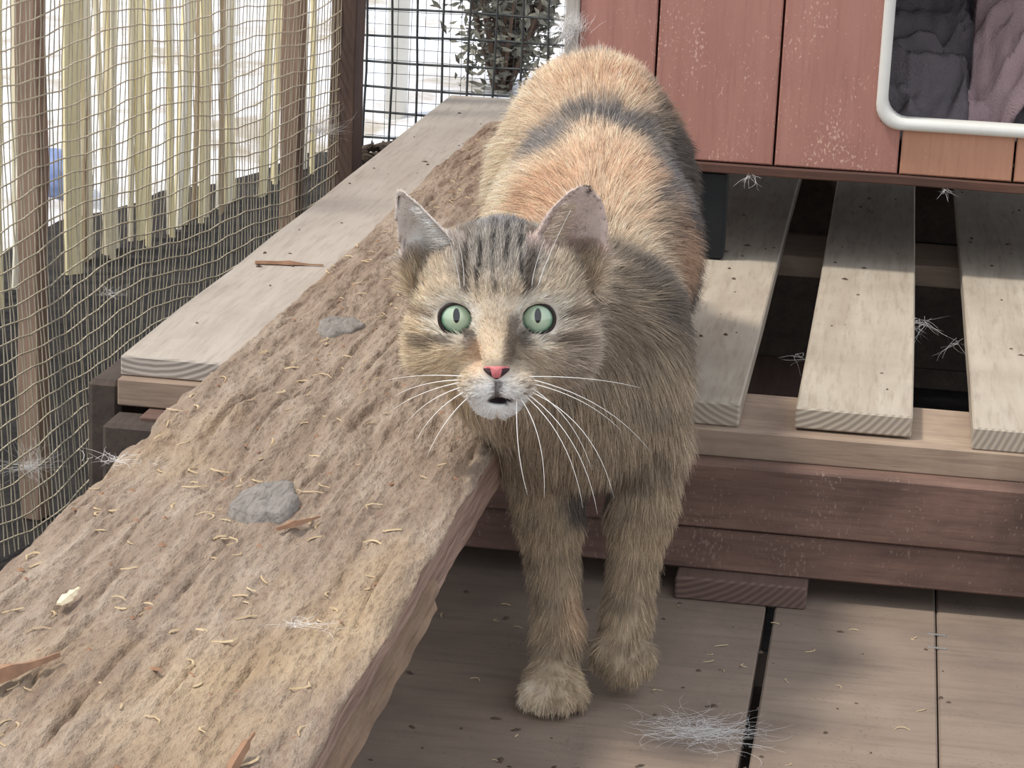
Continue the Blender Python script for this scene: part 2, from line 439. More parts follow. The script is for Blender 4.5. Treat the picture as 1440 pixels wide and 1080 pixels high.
for a, b in ((-0.159, 2.102), (0.24, 2.102), (-0.159, 2.66), (0.24, 2.66)):
    box('leg', (a, a + 0.027), (b, b + 0.03), (PT, HB - 0.0035 if b < 2.2 else HB), M_LEG, HO, 0.002)
# white rounded pet door frame
def rrect(u0, u1, z0, z1, r, k=6):
    o = []
    for cx, cz, a0 in ((u1 - r, z1 - r, 0), (u0 + r, z1 - r, 90), (u0 + r, z0 + r, 180), (u1 - r, z0 + r, 270)):
        for i in range(k + 1):
            a = math.radians(a0 + 90 * i / k); o.append((cx + r * math.cos(a), cz + r * math.sin(a)))
    return o
rings = [(0.0035, HV + 0.012, 0.017), (0.0035, HV - 0.004, 0.017), (0.0015, HV - 0.0065, 0.018), (-0.0035, HV - 0.0070, 0.02), (-0.0060, HV - 0.0045, 0.021), (-0.0060, HV - 0.0002, 0.021)]
RV, RF = [], []
for off, y, r in rings:
    RV += [(a, y, b) for a, b in rrect(WL + off, WR - off, WB + off, WT - off, r)]
m_ = len(rrect(0, 1, 0, 1, .1))
for i in range(len(rings) - 1):
    for k in range(m_):
        RF.append((i * m_ + k, i * m_ + (k + 1) % m_, (i + 1) * m_ + (k + 1) % m_, (i + 1) * m_ + k))
fr = mesh('door_frame', RV, RF, plain('white_plastic', (214, 212, 206), 0.4, (226, 224, 218), 30, 0.05, 0.4), HO, True)
fr['label'] = 'white plastic rounded opening frame'

# blankets inside
def cloth(name, u, v, zf, mat, nu=70, nv=60):
    A, B = np.meshgrid(np.linspace(*u, nu), np.linspace(*v, nv), indexing='ij')
    Zc = zf(A, B)
    o = mesh(name, np.stack([A.ravel(), B.ravel(), Zc.ravel()], 1), grid_faces(nu, nv), mat, None, True)
    md = o.modifiers.new('thickness', 'SOLIDIFY'); md.thickness = 0.003; md.offset = -1
    return o
def fleece(name, a, b, sc=500):
    n = N(name)
    f = n.noise(n.map((sc,) * 3), 1, 3, 0.7); g = n.noise(n.map((40, 40, 40)), 1, 4, 0.6)
    return n.out(n.mix(g, lin(a), lin(b)), 0.95, n.bump(f, 0.8, 0.004), 0.05)
HF = HB + 0.0165
def z_dark(A, B):
    w1 = fbm(A * 22, B * 16, 1, 2, 62); w2 = fbm(A * 16, B * 22, 4, 2, 64)
    f = (1 - np.abs(fbm(A * 16 + 0.6 * w1, B * 42 + 0.8 * w2, 2, 2, 65))) ** 3
    ramp_ = np.clip((B - 2.13) / 0.11, 0, 1)
    return HF + 0.008 + 0.080 * ramp_ + 0.042 * f * (0.35 + 0.65 * ramp_) + 0.004 * np.sin(A * 420 + 9 * w1) * 0.25
o = cloth('dark_blanket', (-0.09, 0.215), (2.128, 2.30), z_dark, fleece('slate_grey_cloth', (112, 106, 112), (142, 132, 134)), 150, 100)
tag(o, 'crumpled slate-grey blanket bunched inside the cat house opening', 'blanket')
def z_red(A, B):
    return HF + 0.105 + 0.012 * np.sin(A * 70 + B * 30) + 0.012 * fbm(A * 20, B * 20, 5, 3, 71) + 0.25 * (B - 2.31)
o = cloth('maroon_cloth', (-0.02, 0.19), (2.31, 2.42), z_red, fleece('maroon_cloth_fabric', (124, 74, 80), (100, 60, 68)), 40, 40)
tag(o, 'dark maroon cloth piled behind the blankets in the cat house', 'cloth')
def z_mauve(A, B):
    d = np.clip(1 - ((A - 0.150) / 0.092) ** 2 - ((B - 2.205) / 0.085) ** 2, 0, 1) ** 0.5
    fold = (1 - np.abs(fbm(A * 26 + B * 9, B * 14, 4, 2, 83))) ** 2
    return z_dark(A, B) + 0.005 + 0.055 * d + 0.030 * fold * d + 0.004 * fbm(A * 120, B * 120, 2, 2, 81)
o = cloth('mauve_fleece', (0.066, 0.212), (2.132, 2.285), z_mauve, fleece('mauve_fleece_fabric', (186, 160, 162), (164, 140, 143)), 90, 90)
tag(o, 'soft mauve fleece heaped at the front of the cat house opening', 'blanket')

# ------------------------------------------------------------------ wire fence on the left
M_WIRE = plain('galvanised_wire_dusty', (176, 166, 142), 0.5, (198, 188, 166), 80, 0.1, 0.5, 0.15)
M_WIRED = plain('dark_green_wire', (64, 70, 72), 0.5, (84, 88, 88), 80, 0.1, 0.5, 0.2)
SP = 0.0172
F0 = -1.25                                           # along FD from the corner
def fence_pt(s, z):
    bulge = 0.018 * math.sin(s * 7 + 1) * math.exp(-max(z - GZ, 0) * 7) + 0.004 * math.sin(s * 13 + z * 9)
    dz = 0.006 * math.sin(s * 9 + 2 * z) + 0.004 * math.sin(s * 21 + z * 30)
    q = FC + FD * s + FN * (-0.014 + bulge * (1 if s < -0.06 else max(0, -s / 0.06)))
    return Vector((q.x, q.y, z + dz))
WF = thing('wire_fence', FC + FD * (-0.6) + Vector((0, 0, GZ)), 'dusty galvanised wire mesh fence on weathered wooden posts', 'fence')
parts = []
nvz = 24
SPV = 0.0084
for i in range(int(-F0 / SPV)):
    s = F0 + i * SPV + 0.0012 * math.sin(i * 3.3)
    parts.append(tube_geo([fence_pt(s + 0.0016 * math.sin(k * 1.9 + i * 2.2), GZ + (0.85 * k) / nvz) for k in range(nvz + 1)], 0.00062, 4, False))
for k in range(int(0.85 / SP)):
    z = GZ + 0.005 + k * SP
    parts.append(tube_geo([fence_pt(F0 + (-F0) * i / 50, z + 0.001 * math.sin(i * 2.3 + k)) for i in range(51)], 0.0008, 4, False))
v_, f_ = merge(parts)
mesh('wire_mesh', v_, f_, M_WIRE, WF)
def postbox(name, s0, s1, d0, d1, z1, mat, parent):
    rot = Matrix.Rotation(-FQ, 3, 'Z').to_4x4()
    c = FC + FD * ((s0 + s1) / 2) + FN * ((d0 + d1) / 2)
    return box(name, (c.x - (d1 - d0) / 2, c.x + (d1 - d0) / 2), (c.y - (s1 - s0) / 2, c.y + (s1 - s0) / 2), (GZ, z1), mat, parent, 0.0015, 0.0012, 8, rot)
postbox('post', -0.740, -0.718, -0.040, -0.019, 0.72, M_POST, WF)
postbox('post', -0.128, -0.106, -0.040, -0.018, 0.72, M_POST, WF)
postbox('corner_post', -0.014, 0.016, -0.026, 0.006, 0.74, M_POSTD, WF)

# back mesh panel between the corner post and the house
BV = 2.965
BM = thing('mesh_panel', (-0.35, BV, GZ), 'dark welded wire mesh panel closing the back of the enclosure', 'mesh panel')
pa = []
for i in range(26):
    u = -0.635 + i * 0.0318
    pa.append(tube_geo([(u + 0.0012 * math.sin(k + i), BV + 0.002 * math.sin(k * 2), GZ + 0.045 * k) for k in range(20)], 0.0016, 5, False))
for k in range(27):
    z = GZ + 0.01 + k * 0.0318
    pa.append(tube_geo([(-0.64 + 0.06 * i, BV + 0.003, z + 0.0015 * math.sin(i + k)) for i in range(14)], 0.0016, 5, False))
v_, f_ = merge(pa); mesh('coarse_mesh', v_, f_, M_WIRED, BM)
pa = []
for i in range(52):
    u = -0.632 + i * 0.0157
    pa.append(tube_geo([(u + 0.002 * math.sin(k * .7 + i), BV + 0.03, GZ + 0.09 * k) for k in range(11)], 0.00042, 4, False))
for k in range(54):
    pa.append(tube_geo([(-0.64 + 0.08 * i, BV + 0.03, GZ + 0.01 + k * 0.0157 + 0.002 * math.sin(i * .8 + k)) for i in range(11)], 0.00042, 4, False))
v_, f_ = merge(pa); mesh('fine_mesh', v_, f_, M_WIRED, BM)
box('top_rail', (-0.64, 0.2), (BV - 0.015, BV + 0.045), (0.69, 0.73), M_POSTD, BM)

# ------------------------------------------------------------------ beyond the fence
RS = thing('reed_screen', FC + FD * -0.1 + FN * -0.48 + Vector((0, 0, GZ)), 'row of dry cream reeds and laths standing beyond the wire fence', 'reed screen')
reed_cols = [((240, 230, 190), (226, 210, 164)), ((232, 224, 200), (214, 202, 172)), ((178, 156, 128), (150, 130, 106)), ((244, 240, 230), (230, 224, 208))]
reed_mats = []
for k, (a, b) in enumerate(reed_cols):
    n = N('dry_reed'); g = n.noise(n.map((160, 160, 7), loc=(k, k, k)), 1, 4, 0.6)
    reed_mats.append(n.out(n.ramp(g, [(0.3, lin(b)), (0.7, lin(a))]), 0.7, n.bump(g, 0.3, 0.002)))
reed_me = {}
def reed_mesh(kind, mi):
    if (kind, mi) in reed_me: return reed_me[(kind, mi)]
    if kind == 0:
        zs = [0, 0.2, 0.205, 0.45, 0.455, 0.7, 0.95]
        v, f = tube_geo([(0.003 * math.sin(z * 6), 0, z) for z in zs], [0.0045, 0.0042, 0.0048, 0.004, 0.0045, 0.0038, 0.003], 7)
    else:
        hw = 0.012
        v, f = [], []
        zs = [0, 0.25, 0.5, 0.75, 0.95]
        for z in zs:
            j = 0.0015 * math.sin(z * 17)
            v += [(-hw + j, -0.003, z), (hw + j, -0.003, z), (hw + j, 0.003, z), (-hw + j, 0.003, z)]
        for i in range(4):
            for k in range(4): f.append((i * 4 + k, i * 4 + (k + 1) % 4, i * 4 + 4 + (k + 1) % 4, i * 4 + 4 + k))
        f += [(3, 2, 1, 0), (16, 17, 18, 19)]
    me = bpy.data.meshes.new('reed'); me.from_pydata([tuple(x) for x in v], [], f); me.materials.append(reed_mats[mi])
    reed_me[(kind, mi)] = me
    return me
s = -1.0
while s < 1.10:
    gap = 0.5 + 0.5 * math.sin(s * 5.3 + 1) * math.sin(s * 12.7)
    kind = 1 if random.random() < 0.3 else 0
    q = FD * s + FN * (random.uniform(-0.02, 0.02))
    o = bpy.data.objects.new('lath' if kind else 'reed', reed_mesh(kind, random.choices((0, 1, 2, 3), (4, 3, 2, 2))[0]))
    COL.objects.link(o); o.parent = RS
    o.location = FD * (s + 0.1) + FN * random.uniform(-0.02, 0.02) + Vector((0, 0, -0.01))
    o.rotation_euler = (random.gauss(0, 0.018), random.gauss(0, 0.015), -FQ + math.pi / 2 + random.gauss(0, 0.25))
    s += random.uniform(0.012, 0.030) * (2.2 if gap > 0.75 else 1) * (1.5 if kind else 1)
# a round white post and bushes behind the back mesh
v_, f_ = tube_geo([(-0.88, 4.38, GZ - 0.01), (-0.88, 4.38, 0.3), (-0.875, 4.38, 1.0)], 0.020, 18)
tag(mesh('white_post', v_, f_, plain('white_post_paint', (226, 224, 216), 0.6, (240, 238, 230), 12), None, True), 'round white post standing in the snow behind the back mesh', 'post')
M_LEAF = plain('dull_green_leaf', (92, 92, 82), 0.7, (142, 138, 124), 40)
M_STEM = plain('brown_twig', (86, 70, 60), 0.9)
def bush(loc, r, h, nst, nlf, label, seed):
    rn = random.Random(seed)
    B = thing('leafy_bush', loc, label, 'bush', 'bushes behind the back mesh')
    st, lf = [], []
    for k in range(nst):
        a = rn.uniform(0, 6.28); d = rn.uniform(0.2, 1) * r; hh = h * rn.uniform(0.6, 1)
        p0 = Vector(loc); p1 = p0 + Vector((math.cos(a) * d * .4, math.sin(a) * d * .4, hh * .5)); p2 = p0 + Vector((math.cos(a) * d, math.sin(a) * d, hh))
        st.append(tube_geo([p0, p1, p2], [0.005, 0.0035, 0.0015], 5))
        for q in range(nlf // nst):
            tt = rn.uniform(0.15, 1); c = (p0.lerp(p1, tt * 2) if tt < .5 else p1.lerp(p2, tt * 2 - 1)) + Vector((rn.gauss(0, .035), rn.gauss(0, .035), rn.gauss(0, .035)))
            d1 = Vector((rn.gauss(0, 1), rn.gauss(0, 1), rn.gauss(0, .6))).normalized(); d2 = d1.orthogonal().normalized()
            L = rn.uniform(.008, .017); w_ = L * .38; nn = d1.cross(d2)
            lf.append(([c - d1 * L, c + d2 * w_ - nn * .002, c + d1 * L, c - d2 * w_ - nn * .002], [(0, 1, 2), (0, 2, 3)]))
    v, f = merge(st); mesh('stems', v, f, M_STEM, B)
    v, f = merge(lf); o = mesh('leaves', v, f, M_LEAF, B); o['kind'] = 'stuff'
bush((-0.74, 4.70, GZ), 0.30, 0.70, 34, 3000, 'dull green leafy bush beside the white post behind the mesh', 3)
bush((-0.42, 4.15, GZ), 0.20, 0.70, 20, 1500, 'darker twiggy bush hard behind the cat house wall', 5)
# blue sacks glimpsed low through the fence
def sack(loc, sc, seed, label, mat):
    bm = bmesh.new(); bmesh.ops.create_icosphere(bm, subdivisions=4, radius=1)
    co = np.array([w.co[:] for w in bm.verts])
    d = 1 + 0.16 * fbm(co[:, 0] * 2.2, co[:, 1] * 2.2, co[:, 2] * 2.2, 3, seed)
    for w, k in zip(bm.verts, d):
        w.co = Vector((w.co.x * k * sc[0] + loc[0], w.co.y * k * sc[1] + loc[1], max(w.co.z * k, -.75) * sc[2] + loc[2] + .75 * sc[2]))
    me = bpy.data.meshes.new('sack'); bm.to_mesh(me); bm.free()
    tag(link('plastic_sack', me, mat, None, True), label, 'sack')
q = Vector((-1.215, 3.52, 0))
sack((q.x, q.y, GZ), (0.05, 0.05, 0.05), 9, 'crumpled blue plastic sack lying low behind the reeds', plain('blue_plastic', (104, 124, 176), 0.5, (140, 158, 200), 40, 0.6))

# ------------------------------------------------------------------ the cat
# built in its own frame: x to its left flank (picture right), y away along its spine from the floor point under the camera, z up
CATM = Matrix.Rotation(YAW, 4, 'Z')
CAT0 = Vector((0.05, 1.58, 0.0))                      # base point in the cat frame
HS = 0.0021                                           # voxel
LO = np.array([-0.115, 1.255, -0.004]); HI = np.array([0.165, 2.06, 0.375])
DIM = np.ceil((HI - LO) / HS).astype(int) + 1
FLD = np.full(DIM, 1.0, np.float32)
def sub(lo, hi, m):
    a = np.clip(np.floor((np.array(lo) - m - LO) / HS).astype(int), 0, DIM - 1)
    b = np.clip(np.ceil((np.array(hi) + m - LO) / HS).astype(int) + 1, 1, DIM)
    g = [(LO[i] + HS * np.arange(a[i], b[i])).astype(np.float32) for i in range(3)]
    return (slice(a[0], b[0]), slice(a[1], b[1]), slice(a[2], b[2])), g[0][:, None, None], g[1][None, :, None], g[2][None, None, :]
def smin(a, b, k):
    h = np.clip(0.5 + 0.5 * (b - a) / k, 0, 1)
    return b + (a - b) * h - k * h * (1 - h)
def put(d, s, k):
    FLD[s] = smin(FLD[s], d, k) if k > 0 else np.minimum(FLD[s], d)
def cut(d, s, k):
    FLD[s] = -smin(-FLD[s], d, k)
def ell(c, r, k=0.01, carve=False):
    c = np.array(c); r = np.array(r)
    s, X, Y, Z = sub(c - r, c + r, k + 3 * HS)
    p = [(X - c[0]), (Y - c[1]), (Z - c[2])]
    k0 = np.sqrt(sum((q / w) ** 2 for q, w in zip(p, r))); k1 = np.sqrt(sum((q / (w * w)) ** 2 for q, w in zip(p, r))) + 1e-6
    d = k0 * (k0 - 1) / k1
    (cut if carve else put)(d, s, k)
def cone(a, b, ra, rb, k=0.01):
    a = np.array(a); b = np.array(b); m = max(ra, rb)
    s, X, Y, Z = sub(np.minimum(a, b) - m, np.maximum(a, b) + m, k + 3 * HS)
    ba = b - a
    h = np.clip(((X - a[0]) * ba[0] + (Y - a[1]) * ba[1] + (Z - a[2]) * ba[2]) / (ba @ ba), 0, 1)
    d = np.sqrt((X - a[0] - h * ba[0]) ** 2 + (Y - a[1] - h * ba[1]) ** 2 + (Z - a[2] - h * ba[2]) ** 2) - (ra + (rb - ra) * h)
    put(d, s, k)
# head frame (millimetres): x picture-right, y towards where the face points, z up
E0 = np.array([-0.0098, 1.330, 0.2555])
tp = math.radians(4)
HX = np.array([math.cos(ROLL), 0, math.sin(ROLL)])
HY = np.array([0, -math.cos(tp), math.sin(tp)])
HZ = np.array([-math.sin(ROLL), math.sin(tp), math.cos(tp)]); HZ = HZ - HX * (HZ @ HX); HZ /= np.linalg.norm(HZ)
def hw(p): return E0 + (HX * p[0] + HY * p[1] + HZ * p[2]) / 1000
def hloc(Pn): q = (Pn - E0) * 1000; return np.stack([q @ HX, q @ HY, q @ HZ], -1)
def hell(c, r, k=6, carve=False):
    cw = hw(c); m = max(r) / 1000
    s, X, Y, Z = sub(cw - m, cw + m, k / 1000 + 3 * HS)
    q = [(X - cw[0]), (Y - cw[1]), (Z - cw[2])]
    p = [(q[0] * A[0] + q[1] * A[1] + q[2] * A[2]) for A in (HX, HY, HZ)]
    r = np.array(r) / 1000
    k0 = np.sqrt(sum((a / w) ** 2 for a, w in zip(p, r))); k1 = np.sqrt(sum((a / (w * w)) ** 2 for a, w in zip(p, r))) + 1e-6
    (cut if carve else put)(k0 * (k0 - 1) / k1, s, k / 1000)
def hcone(a, b, ra, rb, k=6): cone(hw(a), hw(b), ra / 1000, rb / 1000, k / 1000)

# trunk, deep chest to rounded rump
cone((0.047, 1.475, 0.190), (0.050, 1.640, 0.234), 0.051, 0.060, 0.03)
cone((0.050, 1.640, 0.234), (0.051, 1.790, 0.262), 0.058, 0.060, 0.03)
ell((0.050, 1.805, 0.267), (0.054, 0.070, 0.072), 0.03)
ell((0.051, 1.790, 0.238), (0.067, 0.066, 0.052), 0.03)
ell((0.050, 1.680, 0.222), (0.064, 0.09, 0.058), 0.03)
ell((0.042, 1.450, 0.180), (0.052, 0.043, 0.050), 0.03)
ell((0.008, 1.470, 0.205), (0.024, 0.045, 0.045), 0.025)
ell((0.078, 1.480, 0.200), (0.020, 0.048, 0.050), 0.025)
# neck
cone((0.038, 1.470, 0.222), (0.000, 1.395, 0.245), 0.050, 0.041, 0.025)
cone((0.028, 1.440, 0.185), (-0.004, 1.385, 0.218), 0.044, 0.034, 0.025)
# standing foreleg
cone((0.020, 1.455, 0.150), (0.026, 1.445, 0.108), 0.025, 0.0180, 0.018)
cone((0.026, 1.445, 0.108), (0.035, 1.428, 0.035), 0.0170, 0.0120, 0.012)
cone((0.035, 1.426, 0.038), (0.033, 1.412, 0.016), 0.0125, 0.0125, 0.010)
ell((0.033, 1.402, 0.0135), (0.0175, 0.021, 0.0125), 0.008)
for x, y in ((0.0195, 1.390), (0.028, 1.3835), (0.038, 1.3845), (0.0465, 1.392)):
    ell((x, y, 0.0095), (0.0064, 0.0115, 0.0092), 0.0025)
# lifted foreleg, paw hanging
cone((0.084, 1.462, 0.150), (0.082, 1.452, 0.108), 0.024, 0.0180, 0.018)
cone((0.082, 1.452, 0.108), (0.077, 1.440, 0.045), 0.0165, 0.0125, 0.012)
cone((0.077, 1.440, 0.047), (0.075, 1.428, 0.028), 0.0130, 0.0130, 0.008)
for x, y, z in ((0.0620, 1.424, 0.024), (0.0705, 1.4165, 0.0185), (0.0800, 1.4165, 0.0180), (0.0880, 1.423, 0.0225)):
    ell((x, y, z), (0.0062, 0.0085, 0.0115), 0.003)
# hind legs: thigh, shank to the hock, paw
for x, zf in ((0.006, 0.1625), (0.098, 0.1290)):
    s_ = 1 if x > 0.05 else -1
    cone((0.052 + s_ * 0.020, 1.800, 0.245), (x, 1.745, 0.205 - (0.162 - zf) * .5), 0.046, 0.026, 0.02)
    cone((x, 1.745, 0.200 - (0.162 - zf) * .5), (x, 1.835, zf + 0.030), 0.024, 0.014, 0.014)
    cone((x, 1.835, zf + 0.030), (x, 1.800, zf + 0.013), 0.013, 0.012, 0.01)
    ell((x, 1.785, zf + 0.0115), (0.0155, 0.026, 0.0115), 0.006)
# tail, let down behind
tl = [(0.054, 1.862, 0.285), (0.060, 1.905, 0.262), (0.068, 1.930, 0.222), (0.078, 1.955, 0.185), (0.092, 2.000, 0.165), (0.100, 2.035, 0.160)]
for a, b, ra, rb in zip(tl[:-1], tl[1:], (0.019, 0.015, 0.0135, 0.0125, 0.0115), (0.015, 0.0135, 0.0125, 0.0115, 0.010)):
    cone(a, b, ra, rb, 0.008)
# head
hell((2, -36, 6), (45, 46, 43), 8)
hell((-28, -22, -17), (21, 24, 23), 14); hell((33, -22, -17), (21, 24, 23), 14)
hell((0, -14, -36), (27, 26, 15), 12)
for s_ in (-1, 1):
    hell((s_ * 20, -9, 13), (15, 11, 9), 8)
    hell((s_ * 21, -5, -15), (13, 10, 9), 8)
hcone((0, -4, 16), (0, 19, -20), 15, 7.5, 8)
for s_ in (-1, 1): hell((s_ * 8.5, 13.5, -34), (12.5, 12, 9.5), 7)
hell((0, 8.5, -46), (13, 10.5, 7.5), 7)
for s_ in (-1, 1):
    hell((s_ * 22.5, 5, 0), (9.4, 10, 8.8), 2.0, True)
hell((2, 23, -42.0), (7.0, 8, 1.6), 1.5, True)                 # parted lips
# ears: thin cupped shells
def ear(base, tip, W0, prof, nrm, cup, th=2.8):
    base = np.array(base, float); tip = np.array(tip, float)
    ax = tip - base; L = np.linalg.norm(ax); ax /= L
    nr = np.array(nrm, float); nr -= ax * (nr @ ax); nr /= np.linalg.norm(nr)
    sd_ = np.cross(ax, nr)
    cw = hw((base + tip) / 2); m = 0.048
    s, X, Y, Z = sub(cw - m, cw + m, 0)
    q = [(X - E0[0]) * 1000, (Y - E0[1]) * 1000, (Z - E0[2]) * 1000]
    p = [(q[0] * A[0] + q[1] * A[1] + q[2] * A[2]) for A in (HX, HY, HZ)]
    p = [p[i] - base[i] for i in range(3)]
    t = sum(p[i] * ax[i] for i in range(3)) / L; ss = sum(p[i] * sd_[i] for i in range(3)); dd = sum(p[i] * nr[i] for i in range(3))
    tt = np.clip(t, 0, 1)
    Wt = W0 * prof(tt) + 0.8
    d0 = -cup * (1 - tt * 0.75) * (1 - np.clip(np.abs(ss) / Wt, 0, 1.3) ** 2)
    d = np.maximum(np.maximum(np.abs(dd - d0) - th * (1 - 0.35 * tt), np.abs(ss) - Wt), np.maximum(-0.25 - t, t - 1) * L) / 1000 * 0.85
    put(d, s, 0.0025)
    return base, ax, L, nr, sd_
EARL = ear((-33, -24, 22), (-56, -20, 69), 20, lambda t: np.clip(1 - t, 0, 1) ** 0.75, (-0.30, 1, 0.0), 17)
EARR = ear((37, -26, 24), (50, -22, 71), 21, lambda t: np.clip(1 - t ** 2.3, 0, 1) ** 0.62, (0.22, 1, 0.0), 17)

def surface_nets(F):
    Fs_ = F < 0
    c = np.zeros(np.array(F.shape) - 1, np.int8)
    for i in (0, 1):
        for j in (0, 1):
            for k in (0, 1):
                c += Fs_[i:F.shape[0] - 1 + i, j:F.shape[1] - 1 + j, k:F.shape[2] - 1 + k]
    act = (c > 0) & (c < 8)
    idx = np.full(c.shape, -1, np.int64); A = np.argwhere(act); idx[act] = np.arange(len(A))
    acc = np.zeros((len(A), 3)); cnt = np.zeros(len(A))
    cor = [(i, j, k) for i in (0, 1) for j in (0, 1) for k in (0, 1)]
    for p in cor:
        for ax in range(3):
            if p[ax]: continue
            q = list(p); q[ax] = 1
            fa = F[A[:, 0] + p[0], A[:, 1] + p[1], A[:, 2] + p[2]]; fb = F[A[:, 0] + q[0], A[:, 1] + q[1], A[:, 2] + q[2]]
            m = (fa < 0) != (fb < 0)
            tq = np.where(m, fa / np.where(m, fa - fb, 1), 0)
            pt = np.repeat(np.array(p, float)[None], len(A), 0); pt[:, ax] = tq
            acc += pt * m[:, None]; cnt += m
    V = LO + HS * (A + acc / cnt[:, None])
    Q = []
    for ax in range(3):
        b, c_ = (ax + 1) % 3, (ax + 2) % 3
        sl0 = [slice(None)] * 3; sl1 = [slice(None)] * 3
        sl0[ax] = slice(0, -1); sl1[ax] = slice(1, None)
        s0 = Fs_[tuple(sl0)]; s1 = Fs_[tuple(sl1)]
        E = np.argwhere(s0 != s1)
        E = E[(E[:, b] > 0) & (E[:, c_] > 0) & (E[:, b] < F.shape[b] - 1) & (E[:, c_] < F.shape[c_] - 1)]
        inn = s0[E[:, 0], E[:, 1], E[:, 2]]
        def cell(db, dc):
            e = E.copy(); e[:, b] += db; e[:, c_] += dc; return idx[e[:, 0], e[:, 1], e[:, 2]]
        q = np.stack([cell(-1, -1), cell(0, -1), cell(0, 0), cell(-1, 0)], 1)
        q[~inn] = q[~inn][:, ::-1]
        Q.append(q)
    return V, np.concatenate(Q)
CV, CQ = surface_nets(FLD)
# light smoothing
for _ in range(2):
    acc = np.zeros_like(CV); cnt = np.zeros(len(CV))
    for a, b in ((0, 1), (1, 2), (2, 3), (3, 0)):
        np.add.at(acc, CQ[:, a], CV[CQ[:, b]]); np.add.at(acc, CQ[:, b], CV[CQ[:, a]])
        np.add.at(cnt, CQ[:, a], 1); np.add.at(cnt, CQ[:, b], 1)
    CV = CV * 0.5 + 0.5 * acc / cnt[:, None]

def ss(a, b, x):
    t = np.clip((x - a) / (b - a), 0, 1); return t * t * (3 - 2 * t)
def blob(Pn, c, r, soft=0.5, seed=0, warp=0.35):
    d = np.sqrt((((Pn - np.array(c)) / np.array(r)) ** 2).sum(-1))
    d = d + warp * 2.0 * fbm(Pn[:, 0] * 55, Pn[:, 1] * 40, Pn[:, 2] * 55, 3, seed)
    return 1 - ss(1 - soft, 1 + soft * 0.4, d)
L_ = lambda *c: np.array(lin(c))
CREAM, ORANGE, GREY, DGREY = L_(232, 206, 170), L_(218, 168, 124), L_(128, 122, 120), L_(84, 77, 74)
TAN, BROWN, WHITE, LEG = L_(182, 158, 126), L_(104, 88, 74), L_(248, 244, 238), L_(178, 152, 116)
PINK = L_(206, 130, 128)
def fur_colour(Pn):
    """coat pattern with some painted light and shade at points of the cat frame: (n,3) linear colour"""
    x, y, z = Pn.T
    h = hloc(Pn); hx, hy, hz = h.T
    n1 = fbm(x * 45, y * 30, z * 45, 3, 101)[:, None]; n2 = fbm(x * 160, y * 90, z * 160, 2, 111)[:, None]
    C_ = TAN * 0.5 + BROWN * 0.5 + 0 * n1
    def over(C_, col, m): return C_ + (col - C_) * np.clip(m, 0, 1)[:, None]
    # trunk: patched back, flank tones part coat, part painted light
    back = ss(1.50, 1.58, y)
    C_ = over(C_, ORANGE * 0.45 + CREAM * 0.55, back)
    C_ = over(C_, CREAM, back * ss(0.02, -0.015, x))  # cream coat with the sunlit side's warmth painted in
    C_ = over(C_, DGREY * 0.6 + BROWN * 0.4, ss(1.46, 1.52, y) * ss(0.074, 0.102, x + 0.016 * n1[:, 0]))  # dark fur with this flank's shade painted in
    P_ = Pn
    C_ = over(C_, GREY, 0.9 * blob(P_, (0.042, 1.826, 0.335), (0.044, 0.030, 0.05), .5, 1, .2))
    C_ = over(C_, ORANGE, 0.6 * blob(P_, (0.060, 1.765, 0.33), (0.05, 0.014, 0.03), .5, 2))
    C_ = over(C_, GREY * 0.6 + DGREY * 0.4, 0.95 * blob(P_, (0.070, 1.715, 0.31), (0.060, 0.030, 0.05), .5, 3))
    C_ = over(C_, GREY, 0.9 * blob(P_, (0.018, 1.690, 0.30), (0.024, 0.050, 0.035), .6, 4))
    C_ = over(C_, GREY * 0.7 + DGREY * 0.3, 0.85 * blob(P_, (0.098, 1.655, 0.28), (0.026, 0.06, 0.03), .5, 5))
    C_ = over(C_, ORANGE, 0.85 * blob(P_, (0.015, 1.590, 0.28), (0.03, 0.035, 0.03), .5, 6))
    C_ = over(C_, ORANGE, 0.5 * blob(P_, (0.065, 1.620, 0.29), (0.04, 0.04, 0.03), .5, 7))
    C_ = over(C_, ORANGE * 0.8 + BROWN * 0.2, 0.75 * blob(P_, (0.108, 1.585, 0.24), (0.025, 0.05, 0.035), .5, 8))
    C_ = over(C_, DGREY, 0.7 * blob(P_, (0.112, 1.70, 0.27), (0.016, 0.04, 0.03), .5, 9))
    C_ = over(C_, BROWN * .5 + ORANGE * .5, 0.6 * blob(P_, (0.100, 1.80, 0.30), (0.022, 0.03, 0.02), .6, 10))
    C_ = over(C_, CREAM, 0.7 * blob(P_, (0.085, 1.535, 0.25), (0.03, 0.02, 0.03), .5, 12))
    # shoulder and chest
    C_ = over(C_, DGREY * 0.7 + BROWN * 0.3, 0.8 * blob(P_, (0.085, 1.475, 0.235), (0.04, 0.05, 0.04), .6, 13))
    chest = ss(1.50, 1.44, y) * ss(0.235, 0.19, z)
    C_ = over(C_, TAN * 1.05, 0.8 * chest)
    stripe = np.sin((z * 190 + y * 60) + 3.2 * n1[:, 0])
    C_ = over(C_, BROWN * 0.9, 0.45 * ss(0.25, 0.9, stripe) * ss(0.05, 0.08, x) * chest)
    # legs
    leg = ss(0.150, 0.120, z) * ss(1.50, 1.47, y)
    C_ = over(C_, LEG, 0.95 * leg)
    bar = np.sin(z * 240 + 2 * n1[:, 0])
    C_ = over(C_, BROWN, 0.35 * ss(0.4, 0.95, bar) * leg)
    C_ = over(C_, DGREY * 0.8, 0.9 * blob(P_, (0.048, 1.44, 0.118), (0.018, 0.03, 0.018), .5, 14))
    C_ = over(C_, DGREY, 0.55 * blob(P_, (0.064, 1.45, 0.135), (0.022, 0.03, 0.016), .5, 15))
